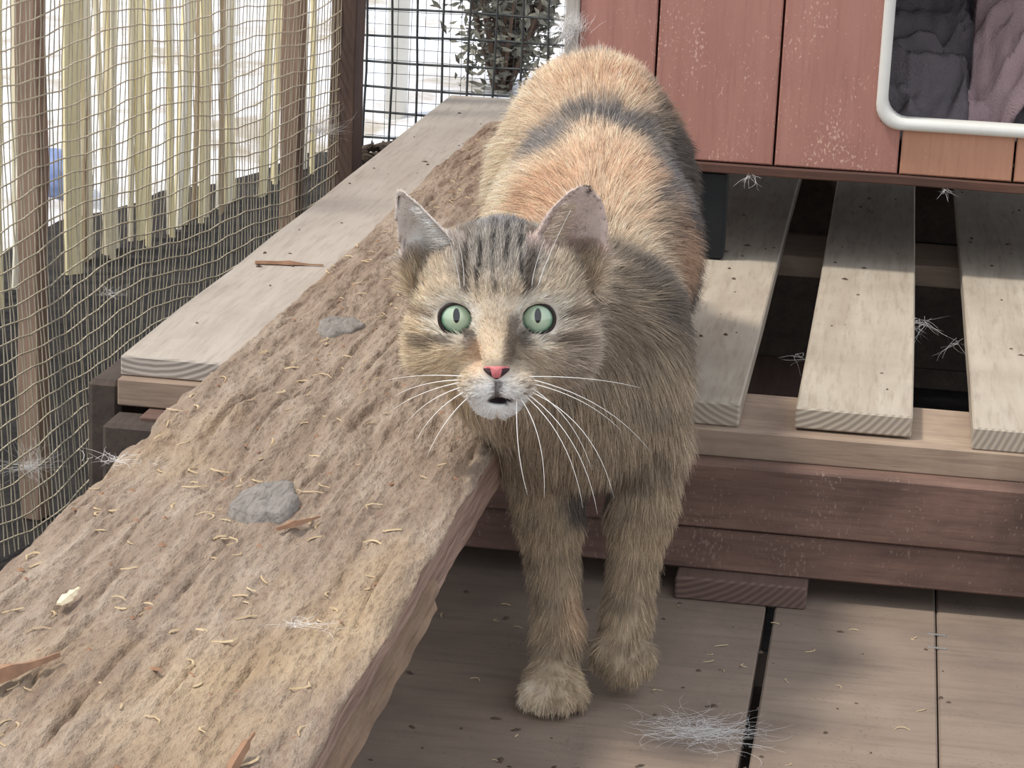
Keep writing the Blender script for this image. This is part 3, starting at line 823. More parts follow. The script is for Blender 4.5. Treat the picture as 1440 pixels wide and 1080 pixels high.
    C_ = over(C_, ORANGE, 0.45 * blob(P_, (0.046, 1.415, 0.055), (0.010, 0.02, 0.02), .5, 16))
    C_ = over(C_, CREAM, 0.9 * blob(P_, (0.022, 1.385, 0.008), (0.014, 0.016, 0.016), .4, 17, .1))
    C_ = over(C_, CREAM, 0.6 * blob(P_, (0.036, 1.378, 0.006), (0.009, 0.010, 0.007), .4, 18, .1))
    # head
    hd = 1 - ss(62, 76, np.sqrt((hx / 1.0) ** 2 + (hy + 30) ** 2 + (hz - 8) ** 2))
    hd = np.maximum(hd, ss(30, 38, hz) * ss(-62, -50, hy))
    hd = np.maximum(hd, 1 - ss(26, 44, np.sqrt(hx ** 2 + (hy - 6) ** 2 + (hz + 30) ** 2)))
    Hc = L_(216, 192, 160) * 0.85 + L_(150, 132, 110) * 0.15 + 0 * n1
    Hc = over(Hc, L_(222, 194, 152), ss(0, -30, hx) * ss(26, 0, hz))  # picture-left half of the face painted warmer, as sunlit
    Hc = over(Hc, L_(160, 140, 124), 0.6 * ss(20, 44, hx) * ss(20, -10, hz))  # picture-right cheek painted darker, as in shade
    # forehead: greyish crown with dark tabby lines
    crown = ss(12, 34, hz) * (1 - ss(20, 34, np.abs(hx - 1)))
    Hc = over(Hc, L_(150, 142, 134), 0.85 * crown)
    Hc = over(Hc, L_(120, 122, 136), 0.7 * ss(42, 52, hz) * (1 - ss(14, 30, np.abs(hx))))
    wv = 2.2 * n1[:, 0] + 1.0 * n2[:, 0]
    ln = np.abs(np.sin((hx * (1 + 0.006 * (hz - 20)) + wv) * 0.40 + 0.8))
    Hc = over(Hc, L_(46, 40, 38), ss(-0.5, 0.1, fbm(hx * .12, hz * .10, hy * .05, 2, 140)) * 0.95 * (1 - ss(0.25, 0.62, ln)) * ss(9, 24, hz) * (1 - ss(44, 54, hz)) * (1 - ss(17, 26, np.abs(hx))))
    for s_, w_ in ((-1, 0.7), (1, 0.9)):
        d = np.abs(hx - s_ * (17 - 0.0 * hz) - wv * 0.5)
        Hc = over(Hc, L_(70, 56, 46), w_ * (1 - ss(1.5, 4, d)) * ss(6, 12, hz) * (1 - ss(30, 42, hz)))
    # pale rims over and under the eyes
    for s_ in (-1, 1):
        de = np.sqrt((hx - s_ * 22.5) ** 2 + hz ** 2)
        Hc = over(Hc, L_(236, 222, 200), 0.8 * (1 - ss(12, 18, de)))
        Hc = over(Hc, L_(84, 68, 58), 0.85 * (1 - ss(1.5, 4.5, np.sqrt((hx - s_ * 14) ** 2 * 0.8 + (hz + 10) ** 2 * .25))))
        # cheek lines
        cl = np.abs(hz + 11 + 0.22 * (s_ * hx - 30) - 3 * n1[:, 0])
        Hc = over(Hc, L_(96, 76, 60), 0.75 * (1 - ss(1.5, 4.5, cl)) * ss(20, 27, s_ * hx) * (1 - ss(40, 48, s_ * hx)))
        cl = np.abs(hz - 1 + 0.1 * (s_ * hx - 30))
        Hc = over(Hc, L_(120, 92, 66), 0.7 * (1 - ss(1, 3.5, cl)) * ss(33, 36, s_ * hx))
    # nose bridge
    Hc = over(Hc, L_(232, 200, 158), 0.95 * (1 - ss(6, 11, np.abs(hx + 1))) * ss(8, -6, hz) * ss(-26, -16, hz))
    Hc = over(Hc, L_(96, 76, 62), 0.85 * (1 - ss(2, 5, np.abs(hx - 9 - .12 * hz))) * ss(8, 0, hz) * ss(-27, -18, hz))
    Hc = over(Hc, L_(224, 170, 126), 0.45 * (1 - ss(2, 5, np.abs(hx + 11))) * ss(-8, -14, hz) * ss(-30, -24, hz))
    # muzzle and chin
    mz = (1 - ss(7, 21, np.sqrt(hx ** 2 * 0.75 + ((hz + 41) * 1.15) ** 2) + 3 * n1[:, 0])) * ss(-4, 8, hy)
    Hc = over(Hc, WHITE, 0.95 * mz)
    Hc = over(Hc, WHITE, 0.9 * (1 - ss(13, 20, np.sqrt(hx ** 2 + ((hz + 50) * 1.6) ** 2))) * ss(-12, 0, hy))
    for k_, (wx, wz) in enumerate(((13, -31), (17, -34), (15, -37), (20, -31))):
        for s_ in (-1, 1):
            Hc = over(Hc, L_(120, 92, 76), (0.75 if s_ > 0 else 0.5) * (1 - ss(0.4, 1.0, np.sqrt(((hx - s_ * wx) / 3.4) ** 2 + ((hz - wz) / 1.5) ** 2))))
    Hc = over(Hc, L_(66, 50, 52), 0.95 * (1 - ss(0.9, 2.2, np.abs(hx - 0.3))) * ss(-43, -41, hz) * ss(-29, -31, hz) * ss(14, 18, hy))
    Hc = over(Hc, L_(44, 34, 40), (1 - ss(0.75, 1.1, np.sqrt(((hx - 2) / 8) ** 2 + ((hz + 42.0) / 2.6) ** 2))) * ss(4, 8, hy))
    # ears
    for (b_, ax, Ln, nr, sdv), tipd in ((EARL, 0.0), (EARR, 1.0)):
        q = h - b_
        t = q @ ax / Ln; s2 = q @ sdv; dd = q @ nr
        on = ss(0.10, 0.28, t) * (np.abs(s2) < 27) * (np.abs(dd) < 19)
        fr_ = ss(-3.5, 0, dd + 17 * (1 - .75 * np.clip(t, 0, 1)) * (1 - (s2 / 22) ** 2))
        inner = L_(220, 190, 176) if tipd else L_(224, 206, 192)
        Hc = over(Hc, L_(126, 108, 92), on)
        Hc = over(Hc, inner, 0.95 * on * fr_)
        if not tipd:
            Hc = over(Hc, WHITE, 0.8 * on * fr_ * (1 - ss(6, 13, np.sqrt(s2 ** 2 + (t * Ln - 17) ** 2))))
        else:
            Hc = over(Hc, L_(60, 44, 40), on * ss(0.93, 0.98, t))
            Hc = over(Hc, L_(70, 50, 44), 0.9 * on * (1 - ss(0.8, 2, np.abs(s2 + 2 + (t - .9) * 20))) * ss(.84, .9, t))
        Hc = over(Hc, L_(118, 92, 84), (0.7 if tipd else 0.3) * on * ss(0.32, 0.14, t) * fr_)
    C_ = C_ + (Hc - C_) * np.clip(hd, 0, 1)[:, None]
    # agouti ticking
    C_ = C_ * (1 + 0.16 * n1 + 0.18 * n2)
    g_ = C_.mean(1, keepdims=True); C_ = g_ + (C_ - g_) * 0.76
    C_ = np.clip(C_, 0.004, 1) ** 0.86
    return np.clip(C_, 0.004, 0.95)

def to_cat(Pn): return Pn - np.array(CAT0)
CT = thing('tabby_cat', CATM @ CAT0, 'green-eyed brown and orange tabby cat stepping down from the pallet', 'cat')
CT.rotation_euler = (0, 0, YAW)
def cat_mesh(name, v, f, mat, smooth=True, parent=None):
    me = bpy.data.meshes.new(name)
    me.from_pydata([tuple(q) for q in to_cat(np.asarray(v, float))], [], [tuple(int(i) for i in q) for q in f])
    if mat: me.materials.append(mat)
    if smooth: me.polygons.foreach_set('use_smooth', [True] * len(me.polygons))
    o = bpy.data.objects.new(name, me); COL.objects.link(o); o.parent = parent or CT
    return o
n = N('cat_skin_and_undercoat')
at = n.n('Attribute'); at.attribute_name = 'coat'
M_SKIN = n.out(at.outputs['Color'], 0.9, None, 0.05)
body = cat_mesh('body', CV, CQ, M_SKIN)
ca = body.data.color_attributes.new('coat', 'FLOAT_COLOR', 'POINT')
cc = np.ones((len(CV), 4), np.float32); cc[:, :3] = fur_colour(CV) * 0.8
ca.data.foreach_set('color', cc.ravel())

# fur strands
body.data.calc_loop_triangles()
T = np.concatenate([CQ[:, [0, 1, 2]], CQ[:, [0, 2, 3]]])
A_, B_, D_ = CV[T[:, 0]], CV[T[:, 1]], CV[T[:, 2]]
NR = np.cross(B_ - A_, D_ - A_); AR = np.linalg.norm(NR, axis=1) / 2
VN = np.zeros_like(CV)
for k in range(3): np.add.at(VN, T[:, k], NR)
VN /= np.linalg.norm(VN, axis=1)[:, None] + 1e-12
cen = (A_ + B_ + D_) / 3
hc = hloc(cen)
headm = (np.sqrt(hc[:, 0] ** 2 + (hc[:, 1] + 30) ** 2 + (hc[:, 2] - 8) ** 2) < 80)
wgt = AR * np.where(headm, 2.6, np.where(cen[:, 1] > 1.88, 0.35, 1.0))
NH = 300000
pick = RNG.choice(len(T), NH, p=wgt / wgt.sum())
r1_, r2_ = np.sqrt(RNG.random(NH)), RNG.random(NH)
w0, w1, w2 = 1 - r1_, r1_ * (1 - r2_), r1_ * r2_
RT = A_[pick] * w0[:, None] + B_[pick] * w1[:, None] + D_[pick] * w2[:, None]
NM = VN[T[pick, 0]] * w0[:, None] + VN[T[pick, 1]] * w1[:, None] + VN[T[pick, 2]] * w2[:, None]
NM /= np.linalg.norm(NM, axis=1)[:, None] + 1e-12
HL = hloc(RT)
x, y, z = RT.T; hx, hy, hz = HL.T
keep = np.ones(NH, bool)
for s_ in (-1, 1):
    keep &= ~((((hx - s_ * 22.5) / 10.6) ** 2 + (hz / 10.0) ** 2 < 1) & (hy > -14))
keep &= ~((np.sqrt((hx / 8.0) ** 2 + ((hz + 24.5) / 5.5) ** 2) < 1) & (hy > 15))
keep &= ~((np.sqrt(((hx - 2) / 8) ** 2 + ((hz + 42.0) / 2.7) ** 2) < 1) & (hy > 6))
keep &= ~((NM[:, 2] < -0.6) & (z < 0.02))
hdm = 1 - ss(58, 72, np.sqrt(hx ** 2 + (hy + 30) ** 2 + (hz - 8) ** 2))
hdm = np.maximum(hdm, ss(36, 44, hz) * ss(-64, -50, hy))
hdm = np.maximum(hdm, 1 - ss(24, 44, np.sqrt(hx ** 2 + (hy - 6) ** 2 + (hz + 30) ** 2)))
legm = ss(0.150, 0.110, z) * ss(1.50, 1.47, y)
# flow
FLW = np.zeros((NH, 3)); FLW[:, 1] = 0.75; FLW[:, 2] = -0.45
FLW[:, 2] += 0.45 * ss(1.62, 1.8, y) * ss(.28, .32, z)
fl_leg = np.array([0, 0.10, -1.0])
fl_chest = np.array([0.05, 0.05, -1.0])
cm = ss(1.50, 1.44, y) * ss(0.25, 0.2, z)
FLW = FLW + (fl_chest - FLW) * cm[:, None]
FLW = FLW + (fl_leg - FLW) * legm[:, None]
hf = np.stack([hx * 1.0, np.full(NH, -26.0), (hz + 22) * 1.0], -1)
hf /= np.linalg.norm(hf, axis=1)[:, None] + 1e-9
hfw = hf[:, :1] * HX + hf[:, 1:2] * HY + hf[:, 2:] * HZ
# muzzle hair sweeps sideways, chin hair hangs
mzm = ss(2, 8, hy) * ss(-24, -30, hz)
mf = np.stack([np.sign(hx) * 0.9 + hx * 0.02, np.full(NH, -0.5), np.where(hz < -44, -0.6, 0.1)], -1)
hfw = hfw + ((mf[:, :1] * HX + mf[:, 1:2] * HY + mf[:, 2:] * HZ) - hfw) * mzm[:, None]
FLW = FLW + (hfw - FLW) * hdm[:, None]
FLW -= NM * (FLW * NM).sum(1)[:, None]
FLW /= np.linalg.norm(FLW, axis=1)[:, None] + 1e-9
LEN = 0.0120 + 0 * x
LEN = LEN * (1 - legm) + 0.0070 * legm
LEN = np.where(z < 0.03, np.where(y < 1.5, 0.0045, LEN), LEN)
fl = 0.0046 + 0.0048 * ss(25, 48, np.abs(hx)) + 0.003 * ss(20, 45, hz) - 0.0024 * (1 - ss(8, 18, np.abs(hx))) * ss(25, 5, hz)
mzl = ss(-12, 8, hy) * ss(-18, -30, hz)
fl = fl * (1 - mzl) + 0.0026 * mzl
cb = (1 - ss(8, 14, np.abs(hx))) * ss(16, 4, hz) * ss(-26, -20, hz)
fl = fl * (1 - cb) + 0.0022 * cb
LEN = LEN * (1 - hdm) + fl * hdm
for (b_, ax, Ln, nr, sdv) in (EARL, EARR):
    q = HL - b_; t = q @ ax / Ln; s2 = q @ sdv
    e = ss(0.12, 0.3, t) * (np.abs(s2) < 27) * (np.abs(q @ nr) < 19)
    LEN = LEN * (1 - e) + (0.0015 + 0.004 * (1 - ss(.2, .4, t))) * e
LEN = LEN * RNG.uniform(0.65, 1.2, NH)
LIFT = np.where(hdm > .5, 0.36, 0.40) + RNG.normal(0, 0.12, NH)
JIT = RNG.normal(0, 0.20, (NH, 3))
DR = FLW + NM * LIFT[:, None] + JIT
cl_ = np.stack([fbm(x * 150, y * 150, z * 150, 1, 200 + k) for k in range(3)], 1)
DR += 0.38 * cl_
DR /= np.linalg.norm(DR, axis=1)[:, None]
NP = 4
tt = np.linspace(0, 1, NP)
POS = np.zeros((NH, NP, 3))
for k in range(NP):
    bend = FLW * 0.45 * tt[k] ** 2 - np.array([0, 0, 0.12]) * tt[k] ** 2
    POS[:, k] = RT - NM * 0.0004 + LEN[:, None] * (DR * tt[k] + bend)
POS[:, :, 2] = np.maximum(POS[:, :, 2], 0.0008)
FC_ = fur_colour(RT) * np.exp(RNG.normal(0, 0.26, (NH, 1)))
FC_ *= np.where(RNG.random((NH, 1)) < 0.12, 1.25, 1.0)
POS, FC_ = POS[keep], np.clip(FC_[keep], 0.004, 0.95)
for (b_, ax, Ln, nr, sdv), W0_, white in ((EARL, 20, 1), (EARR, 21, 0)):
    ne = 900
    inner_s = 1.0 if (sdv[0] > 0) == (b_[0] < 0) else -1.0     # side of the ear next to the crown
    te = RNG.uniform(0.12, 0.72, ne); se = RNG.uniform(0.35, 0.92, ne)
    Wt = W0_ * np.clip(1 - te, 0, 1) ** (0.75 if white else 0.4)
    s0_ = inner_s * se * Wt
    d0_ = -17 * (1 - te * 0.75) * (1 - (np.abs(s0_) / (Wt + .8)) ** 2) + 1.2
    rootm = b_ + ax * (te * Ln)[:, None] + sdv * s0_[:, None] + nr * d0_[:, None]
    dirm = -sdv * inner_s * 0.8 + ax * 0.45 + nr * 0.42
    dirm = dirm + RNG.normal(0, 0.16, (ne, 3)); dirm /= np.linalg.norm(dirm, axis=1)[:, None]
    le = RNG.uniform(7, 15, ne) * (1.1 - te)
    pe_ = np.zeros((ne, NP, 3))
    for k in range(NP):
        pm = rootm + dirm * (le * tt[k])[:, None] - nr * (le * 0.25 * tt[k] ** 2)[:, None]
        pe_[:, k] = E0 + (pm[:, :1] * HX + pm[:, 1:2] * HY + pm[:, 2:] * HZ) / 1000
    POS = np.concatenate([POS, pe_])
    FC_ = np.concatenate([FC_, np.clip((L_(246, 240, 232) if white else L_(226, 208, 190)) * np.exp(RNG.normal(0, 0.2, (ne, 1))), 0, .95)])
NK = len(POS)
cv = bpy.data.hair_curves.new('fur')
cv.add_curves([NP] * NK)
cv.points.foreach_set('position', to_cat(POS.reshape(-1, 3)).astype(np.float32).ravel())
ra = cv.attributes.new('radius', 'FLOAT', 'POINT')
rr = np.tile(np.array([0.00014, 0.00013, 0.00010, 0.00003], np.float32), NK)
ra.data.foreach_set('value', rr)
ka = cv.attributes.new('coat', 'FLOAT_COLOR', 'CURVE')
k4 = np.ones((NK, 4), np.float32); k4[:, :3] = FC_
ka.data.foreach_set('color', k4.ravel())
n = N('cat_fur')
at = n.n('Attribute'); at.attribute_name = 'coat'
n.out(at.outputs['Color'], 0.55, None, 0.25)
tr_ = n.n('BsdfTranslucent'); n.l(at.outputs['Color'], tr_.inputs[0])
mx = n.n('MixShader'); mx.inputs[0].default_value = 0.25
n.l(n.b.outputs[0], mx.inputs[1]); n.l(tr_.outputs[0], mx.inputs[2])
n.l(mx.outputs[0], n.t.nodes['Material Output'].inputs[0])
cv.materials.append(n.m)
fur = bpy.data.objects.new('fur', cv); COL.objects.link(fur); fur.parent = CT
tag(fur, 'short dense ticked tabby fur', None, None, 'stuff')

# eyes
n = N('cat_eye')
sx = n.n('SeparateXYZ'); n.l(n.o.outputs['Object'], sx.inputs[0])
X_, Z_ = sx.outputs[0], sx.outputs[2]
r_ = n.math('SQRT', n.math('ADD', n.math('MULTIPLY', X_, X_), n.math('MULTIPLY', Z_, Z_)))
rad = n.math('DIVIDE', r_, 0.0095)
spk = n.noise(n.map((900, 900, 900)), 1, 3, 0.6)
iris = n.ramp(n.math('ADD', rad, n.math('MULTIPLY', n.math('SUBTRACT', spk, 0.5), 0.15)),
              [(0.0, lin((198, 206, 174))), (0.35, lin((184, 202, 172))), (0.7, lin((164, 188, 162))), (0.86, lin((98, 138, 112))), (0.97, lin((20, 18, 16)))])
pe = n.math('SQRT', n.math('ADD', n.math('POWER', n.math('DIVIDE', X_, 0.0020), 2.0), n.math('POWER', n.math('DIVIDE', n.math('SUBTRACT', Z_, 0.0006), 0.0044), 2.0)))
pf = n.ramp(pe, [(0.88, (1, 1, 1)), (1.0, (0, 0, 0))])
M_EYE = n.out(n.mix(pf, iris, lin((10, 12, 12))), 0.15, None, 0.5)
n.b.inputs['Coat Weight'].default_value = 1.0; n.b.inputs['Coat Roughness'].default_value = 0.03
def uv_sphere(r, a=24, b=16):
    bm = bmesh.new(); bmesh.ops.create_uvsphere(bm, u_segments=a, v_segments=b, radius=r)
    me = bpy.data.meshes.new('eye'); bm.to_mesh(me); bm.free()
    me.polygons.foreach_set('use_smooth', [True] * len(me.polygons)); return me
M_LID = plain('eyelid_skin', (40, 32, 30), 0.5, (54, 44, 40))
for s_ in (-1, 1):
    me = uv_sphere(0.0113); me.materials.append(M_EYE)
    e = bpy.data.objects.new('eye', me); COL.objects.link(e); e.parent = CT
    c = hw((s_ * 22.5, -6.2, 0))
    e.location = to_cat(c)
    tcam = (np.array([0, 0, CAMH]) - c); tcam /= np.linalg.norm(tcam)
    zz_ = HZ - tcam * (HZ @ tcam); zz_ /= np.linalg.norm(zz_); xx_ = np.cross(-tcam, zz_) * 1.0
    Rm = Matrix(((xx_[0], -tcam[0], zz_[0]), (xx_[1], -tcam[1], zz_[1]), (xx_[2], -tcam[2], zz_[2])))
    e.rotation_euler = Rm.to_euler()
    e['label'] = 'pale green eye with a slit pupil'
    pts = []
    for k in range(41):
        a = 2 * math.pi * k / 40
        px_, pz_ = 9.2 * math.cos(a), 8.7 * math.sin(a)
        # inner corner drawn out and down, outer corner slightly up
        inn = max(0, math.cos(a) * -s_) ** 6
        px_ += -s_ * 1.6 * inn; pz_ += -2.6 * inn + 0.05 * s_ * px_ * 0
        yy = -6.2 + math.sqrt(max(0, 11.9 ** 2 - min(px_ ** 2 + pz_ ** 2, 135)))
        pts.append(hw((s_ * 22.5 + px_, yy, pz_)))
    v, f = tube_geo(pts, [0.00105 + 0.0004 * (k % 3 == 0) * 0 for k in range(41)], 8, False)
    lid = cat_mesh('eyelid', v, f, M_LID)
    lid.parent = e; lid.matrix_parent_inverse = Matrix.LocRotScale(Vector(e.location), e.rotation_euler, None).inverted()
    lid['label'] = 'dark eyelid rim'
# nose leather
n = N('nose_leather'); f_ = n.noise(n.map((1500,) * 3), 1, 2)
M_NOSE = n.out(n.ramp(f_, [(0.3, lin((198, 108, 112))), (0.7, lin((214, 132, 132)))]), 0.45, n.bump(f_, 0.3, 0.0004))
M_NOSED = plain('dark_nostril', (52, 34, 36), 0.6)
bm = bmesh.new(); bmesh.ops.create_icosphere(bm, subdivisions=4, radius=1)
nv_ = []
for w in bm.verts:
    a, b, c = w.co
    wd = 7.2 if c > 0 else 7.2 * (1 - 0.62 * (-c) ** 1.1)
    X1, Y1, Z1 = a * wd, b * 5.0, c * (3.6 if c > 0 else 5.6)
    for s_ in (-1, 1):                                # nostril hollows
        dn = math.hypot((X1 - s_ * 4.4) / 1.9, (Z1 + 0.6 - 0.25 * abs(X1)) / 1.1)
        if b > -0.2: Y1 -= 1.8 * math.exp(-dn * dn)
    nv_.append(hw((X1, 22.2 + Y1, -24.2 + Z1)))
nf_ = [[q.index for q in p.verts] for p in bm.faces]; bm.free()
no = cat_mesh('nose', nv_, nf_, M_NOSE); no['label'] = 'small pink nose with dark nostril edges'
no.data.materials.append(M_NOSED)
nl = hloc(np.array([np.mean([nv_[i] for i in p], 0) for p in nf_]))
dk = (np.abs(nl[:, 0]) > 3.1 + 0.25 * (nl[:, 2] + 24)) & (nl[:, 2] < -23.2) | (nl[:, 2] < -28.4)
no.data.polygons.foreach_set('material_index', dk.astype(int))
# whiskers, root then end then sag, in head millimetres
M_WH = plain('white_whisker', (240, 238, 232), 0.35, (250, 248, 244), 50, 0, 0.5)
wl = [((16, 18, -29), (80, -6, -40), 4), ((20, 17, -31), (86, 0, -76), 10), ((19, 17, -33), (68, 12, -60), 6),
      ((16, 19, -36), (64, 30, -94), 14), ((15, 20, -37), (55, 34, -102), 12), ((14, 20, -38), (47, 36, -98), 10), ((12, 21, -39), (26, 38, -92), 8),
      ((11, 21, -39), (17, 40, -90), -4), ((17, 18, -34), (52, 22, -80), 8),
      ((-16, 18, -29), (-60, 2, -34), 3), ((-18, 17, -31), (-56, 6, -42), 4), ((-16, 18, -34), (-50, 16, -56), 5), ((-15, 19, -36), (-44, 24, -64), 5),
      ((-13, 20, -38), (-38, 28, -72), 4), ((-17, 17, -32), (-58, 8, -50), 4),
      ((-18, 4, 17), (-22, 16, 52), -3), ((-20, 4, 16), (-27, 14, 50), -3), ((22, 4, 17), (40, 16, 62), -4), ((19, 4, 17), (26, 16, 46), -3)]
for a, b, sg in wl:
    a, b = np.array(a, float), np.array(b, float)
    pts = []
    for k in range(13):
        t = k / 12
        p = a + (b - a) * t
        p = p + np.array([np.sign(b[0] - a[0]) * 1.0, 0, 1.0]) * sg * 4 * t * (1 - t) * 0.5
        pts.append(hw(p))
    v, f = tube_geo(pts, [0.00030 * (1 - 0.75 * k / 12) for k in range(13)], 5)
    cat_mesh('whisker', v, f, M_WH)

# ------------------------------------------------------------------ loose bits: chips, twigs, tufts, shavings
M_STRAW = plain('pale_wood_shaving', (204, 182, 148), 0.85, (176, 152, 118), 90)
M_CHIP = plain('bleached_chip', (232, 218, 190), 0.8, (214, 196, 164), 90)
M_BROWNCHIP = plain('brown_splinter', (160, 124, 98), 0.85, (132, 100, 80), 120)
M_CRUMB = plain('dark_crumb', (96, 80, 68), 0.9, (70, 58, 50), 200)
M_HAIR = plain('shed_white_hair', (226, 222, 220), 0.5, (240, 238, 236), 50, 0)

def shard(name, a, b, w, h, mat, label, cat, seed=0):
    """a split sliver of wood from a to b: faceted, tapering, a little bent"""
    a, b = Vector(a), Vector(b); d = (b - a); L = d.length; d.normalize()
    sd = Vector((-d.y, d.x, 0)).normalized(); V, F = [], []
    m = 7
    for i in range(m):
        t = i / (m - 1)
        k = (0.35 + 0.65 * math.sin(math.pi * min(1, t * 1.15 + 0.08)) ** 0.6) * (0.9 + 0.2 * math.sin(i * 2.3 + seed))
        c = a + d * L * t + sd * 0.05 * L * math.sin(t * 3 + seed) * 0.4
        for q, r in ((-1, 0), (-0.5, 1), (0.6, 0.85), (1, 0)):
            V.append(c + sd * w * k * q + Vector((0, 0, h * k * r)))
    for i in range(m - 1):
        for k in range(4): F.append((i * 4 + k, i * 4 + (k + 1) % 4, i * 4 + 4 + (k + 1) % 4, i * 4 + 4 + k))
    F += [(3, 2, 1, 0), tuple((m - 1) * 4 + k for k in range(4))]
    return tag(mesh(name, V, F, mat), label, cat)
shard('wood_splinter', (-0.507, 1.953, PT + 0.0005), (-0.452, 1.965, PT + 0.0005), 0.0035, 0.003, M_BROWNCHIP, 'long brown splinter lying across the grey edge slat', 'splinter', 1)
shard('wood_twig', (-0.372, 0.940, PZ + 0.004), (-0.345, 0.992, PZ + 0.006), 0.0045, 0.006, M_BROWNCHIP, 'stout broken twig on the sawdusty plank', 'twig', 2)
shard('wood_splinter', (-0.296, 1.195, PZ + 0.003), (-0.280, 1.222, PZ + 0.003), 0.0022, 0.003, M_BROWNCHIP, 'short brown sliver beside the raised grey knot on the plank', 'splinter', 3)
shard('wood_chip', (-0.368, 1.060, PZ + 0.003), (-0.365, 1.082, PZ + 0.004), 0.0034, 0.0025, M_CHIP, 'pale bleached wood chip lying on the plank', 'wood chip', 4)
shard('wood_chip', (-0.241, 0.895, PZ + 0.002), (-0.237, 0.925, PZ + 0.008), 0.0028, 0.004, M_BROWNCHIP, 'pointed pinkish wood chip sticking up near the plank edge', 'wood chip', 5)

def tuft(loc, r, nh, label, seed, up=0.5, flat=1.0, hang=0.0, mat=M_HAIR, rad=0.00010, lean=(0.7, 0.3, 0)):
    """shed hairs lying together, combed loosely one way"""
    rn = random.Random(seed); parts = []
    c = Vector(loc); ln = Vector(lean)
    for k in range(nh):
        p = c + Vector((rn.gauss(0, 1) * r * 0.55, rn.gauss(0, 1) * r * 0.30, 0)) * flat
        if hang: p = c + Vector((rn.gauss(0, 1), rn.gauss(0, .3), rn.gauss(0, .3))) * r * 0.3 * flat
        d = (ln * rn.choice((-1, 1, 1)) + Vector((rn.gauss(0, .45), rn.gauss(0, .45), abs(rn.gauss(0, 1)) * up - hang * 1.4))).normalized()
        L = r * rn.uniform(0.5, 1.9); pts = [p]; cz = rn.gauss(0, .35)
        for q in range(5):
            d = (d + Vector((rn.gauss(0, .15) - d.y * cz, rn.gauss(0, .15) + d.x * cz, rn.gauss(0, .12) * (1 if hang else .3) - (0 if hang else .12 * up)))).normalized()
            p = p + d * L / 5
            if hang == 0: p.z = max(p.z, c.z + 0.0003)
            pts.append(p)
        parts.append(tube_geo(pts, [rad, rad, rad, rad * .9, rad * .7, rad * .3], 3, False))
    v, f = merge(parts)
    tag(mesh('fur_tuft', v, f, mat), label, 'fur tuft')
tuft((-0.081, 1.371, 0.0006), 0.019, 260, 'wispy white fur tuft lying on the plywood floor', 1, 0.05, 1.5, 0, M_HAIR, 0.00006)
tuft((0.034, 1.94, PT - 0.002), 0.020, 34, 'white hairs caught on the slat edge in the gap', 2, 0.3, 0.9, 0.5, M_HAIR, 0.00008)
tuft((0.070, 1.90, PT - 0.006), 0.018, 14, 'thin hairs snagged across the gap from the white hair clump', 3, 0.3, 0.9, 0.5, M_HAIR, 0.00007)
tuft((-0.416, 1.294, PZ), 0.011, 30, 'small white fluff on the ragged plank edge', 4, 0.4)
tuft((-0.249, 1.062, PZ + 0.004), 0.010, 34, 'faint grey fluff flattened on the plank', 5, 0.05, 1, 0, M_HAIR, 0.00006)
tuft((-0.272, 2.094, 0.318), 0.011, 420, 'matted white fur and cobweb on the cat house corner', 6, 0.9, 1.6, 0.1, M_HAIR, 0.00010, (0.15, 0.0, 0.9))
tuft((0.051, 2.094, HB - 0.003), 0.009, 12, 'white hairs hanging from the cat house bottom trim', 7, 0.3, 0.5, 0.8)
tuft((-0.113, 2.094, HB - 0.003), 0.009, 16, 'dusty cobweb under the trim beside the dark leg', 8, 0.3, 0.9, 0.8)
fp = fence_pt(-0.078, 0.10); tuft((fp.x, fp.y, fp.z), 0.028, 130, 'tangled pale fur caught in the mesh by the corner post', 9, 0.8, 0.8, 0.2)
fp = fence_pt(-0.80, -0.09); tuft((fp.x, fp.y, fp.z), 0.024, 90, 'pale fur caught low in the mesh below the near post', 10, 0.8, 0.8, 0.2)
fp = fence_pt(-0.60, 0.012); tuft((fp.x, fp.y, fp.z), 0.012, 30, 'little white fluff hanging midway along the wire mesh', 11, 0.8, 0.8, 0.2)
tuft((-0.052, 1.80, PT - 0.003), 0.013, 14, 'fine hairs fraying off the slat edge near its sawn end', 12, 0.3, 1.2, 0.3, M_HAIR, 0.00007)

def strips(name, nb, place, mat, label, seed, Lr, wr, curl, kind='stuff', cat='shavings'):
    rn = random.Random(seed); V, F = [], []
    for k in range(nb):
        (x, y, z), ang = place(rn)
        L = rn.uniform(*Lr); w = rn.uniform(*wr); d = Vector((math.cos(ang), math.sin(ang), 0)); sd = Vector((-d.y, d.x, 0))
        b = len(V); bend = rn.gauss(0, curl); lift = rn.uniform(0.2, 1) * L * 0.18
        for i in range(4):
            t = i / 3 - 0.5
            c = Vector((x, y, z)) + d * L * t + sd * bend * L * (t * t * 4 - 0.5) + Vector((0, 0, lift * (0.25 - t * t) * 2 + 0.0004))
            q = w * (1 - 1.2 * t * t)
            V += [c - sd * q, c + sd * q, c + Vector((0, 0, w * 0.8))]
        for i in range(3):
            for e in range(3): F.append((b + i * 3 + e, b + i * 3 + (e + 1) % 3, b + i * 3 + 3 + (e + 1) % 3, b + i * 3 + 3 + e))
        F += [(b + 2, b + 1, b), (b + 9, b + 10, b + 11)]
    return tag(mesh(name, V, F, mat), label, cat, kind=kind)
def plank_z(x, y):
    i = int(np.clip((x - U0) / (U1 - U0) * (nu - 1), 0, nu - 1)); j = int(np.clip((y - V0) / (V1 - V0) * (nv - 1), 0, nv - 1))
    return PZ + float(H[i, j])
def on_plank(rn):
    x = U0 + 0.008 + (U1 - U0 - 0.016) * min(1, max(0, rn.betavariate(1.1, 1.5))); y = rn.uniform(0.85, 2.5)
    return (x, y, plank_z(x, y)), rn.gauss(1.5, 0.9)
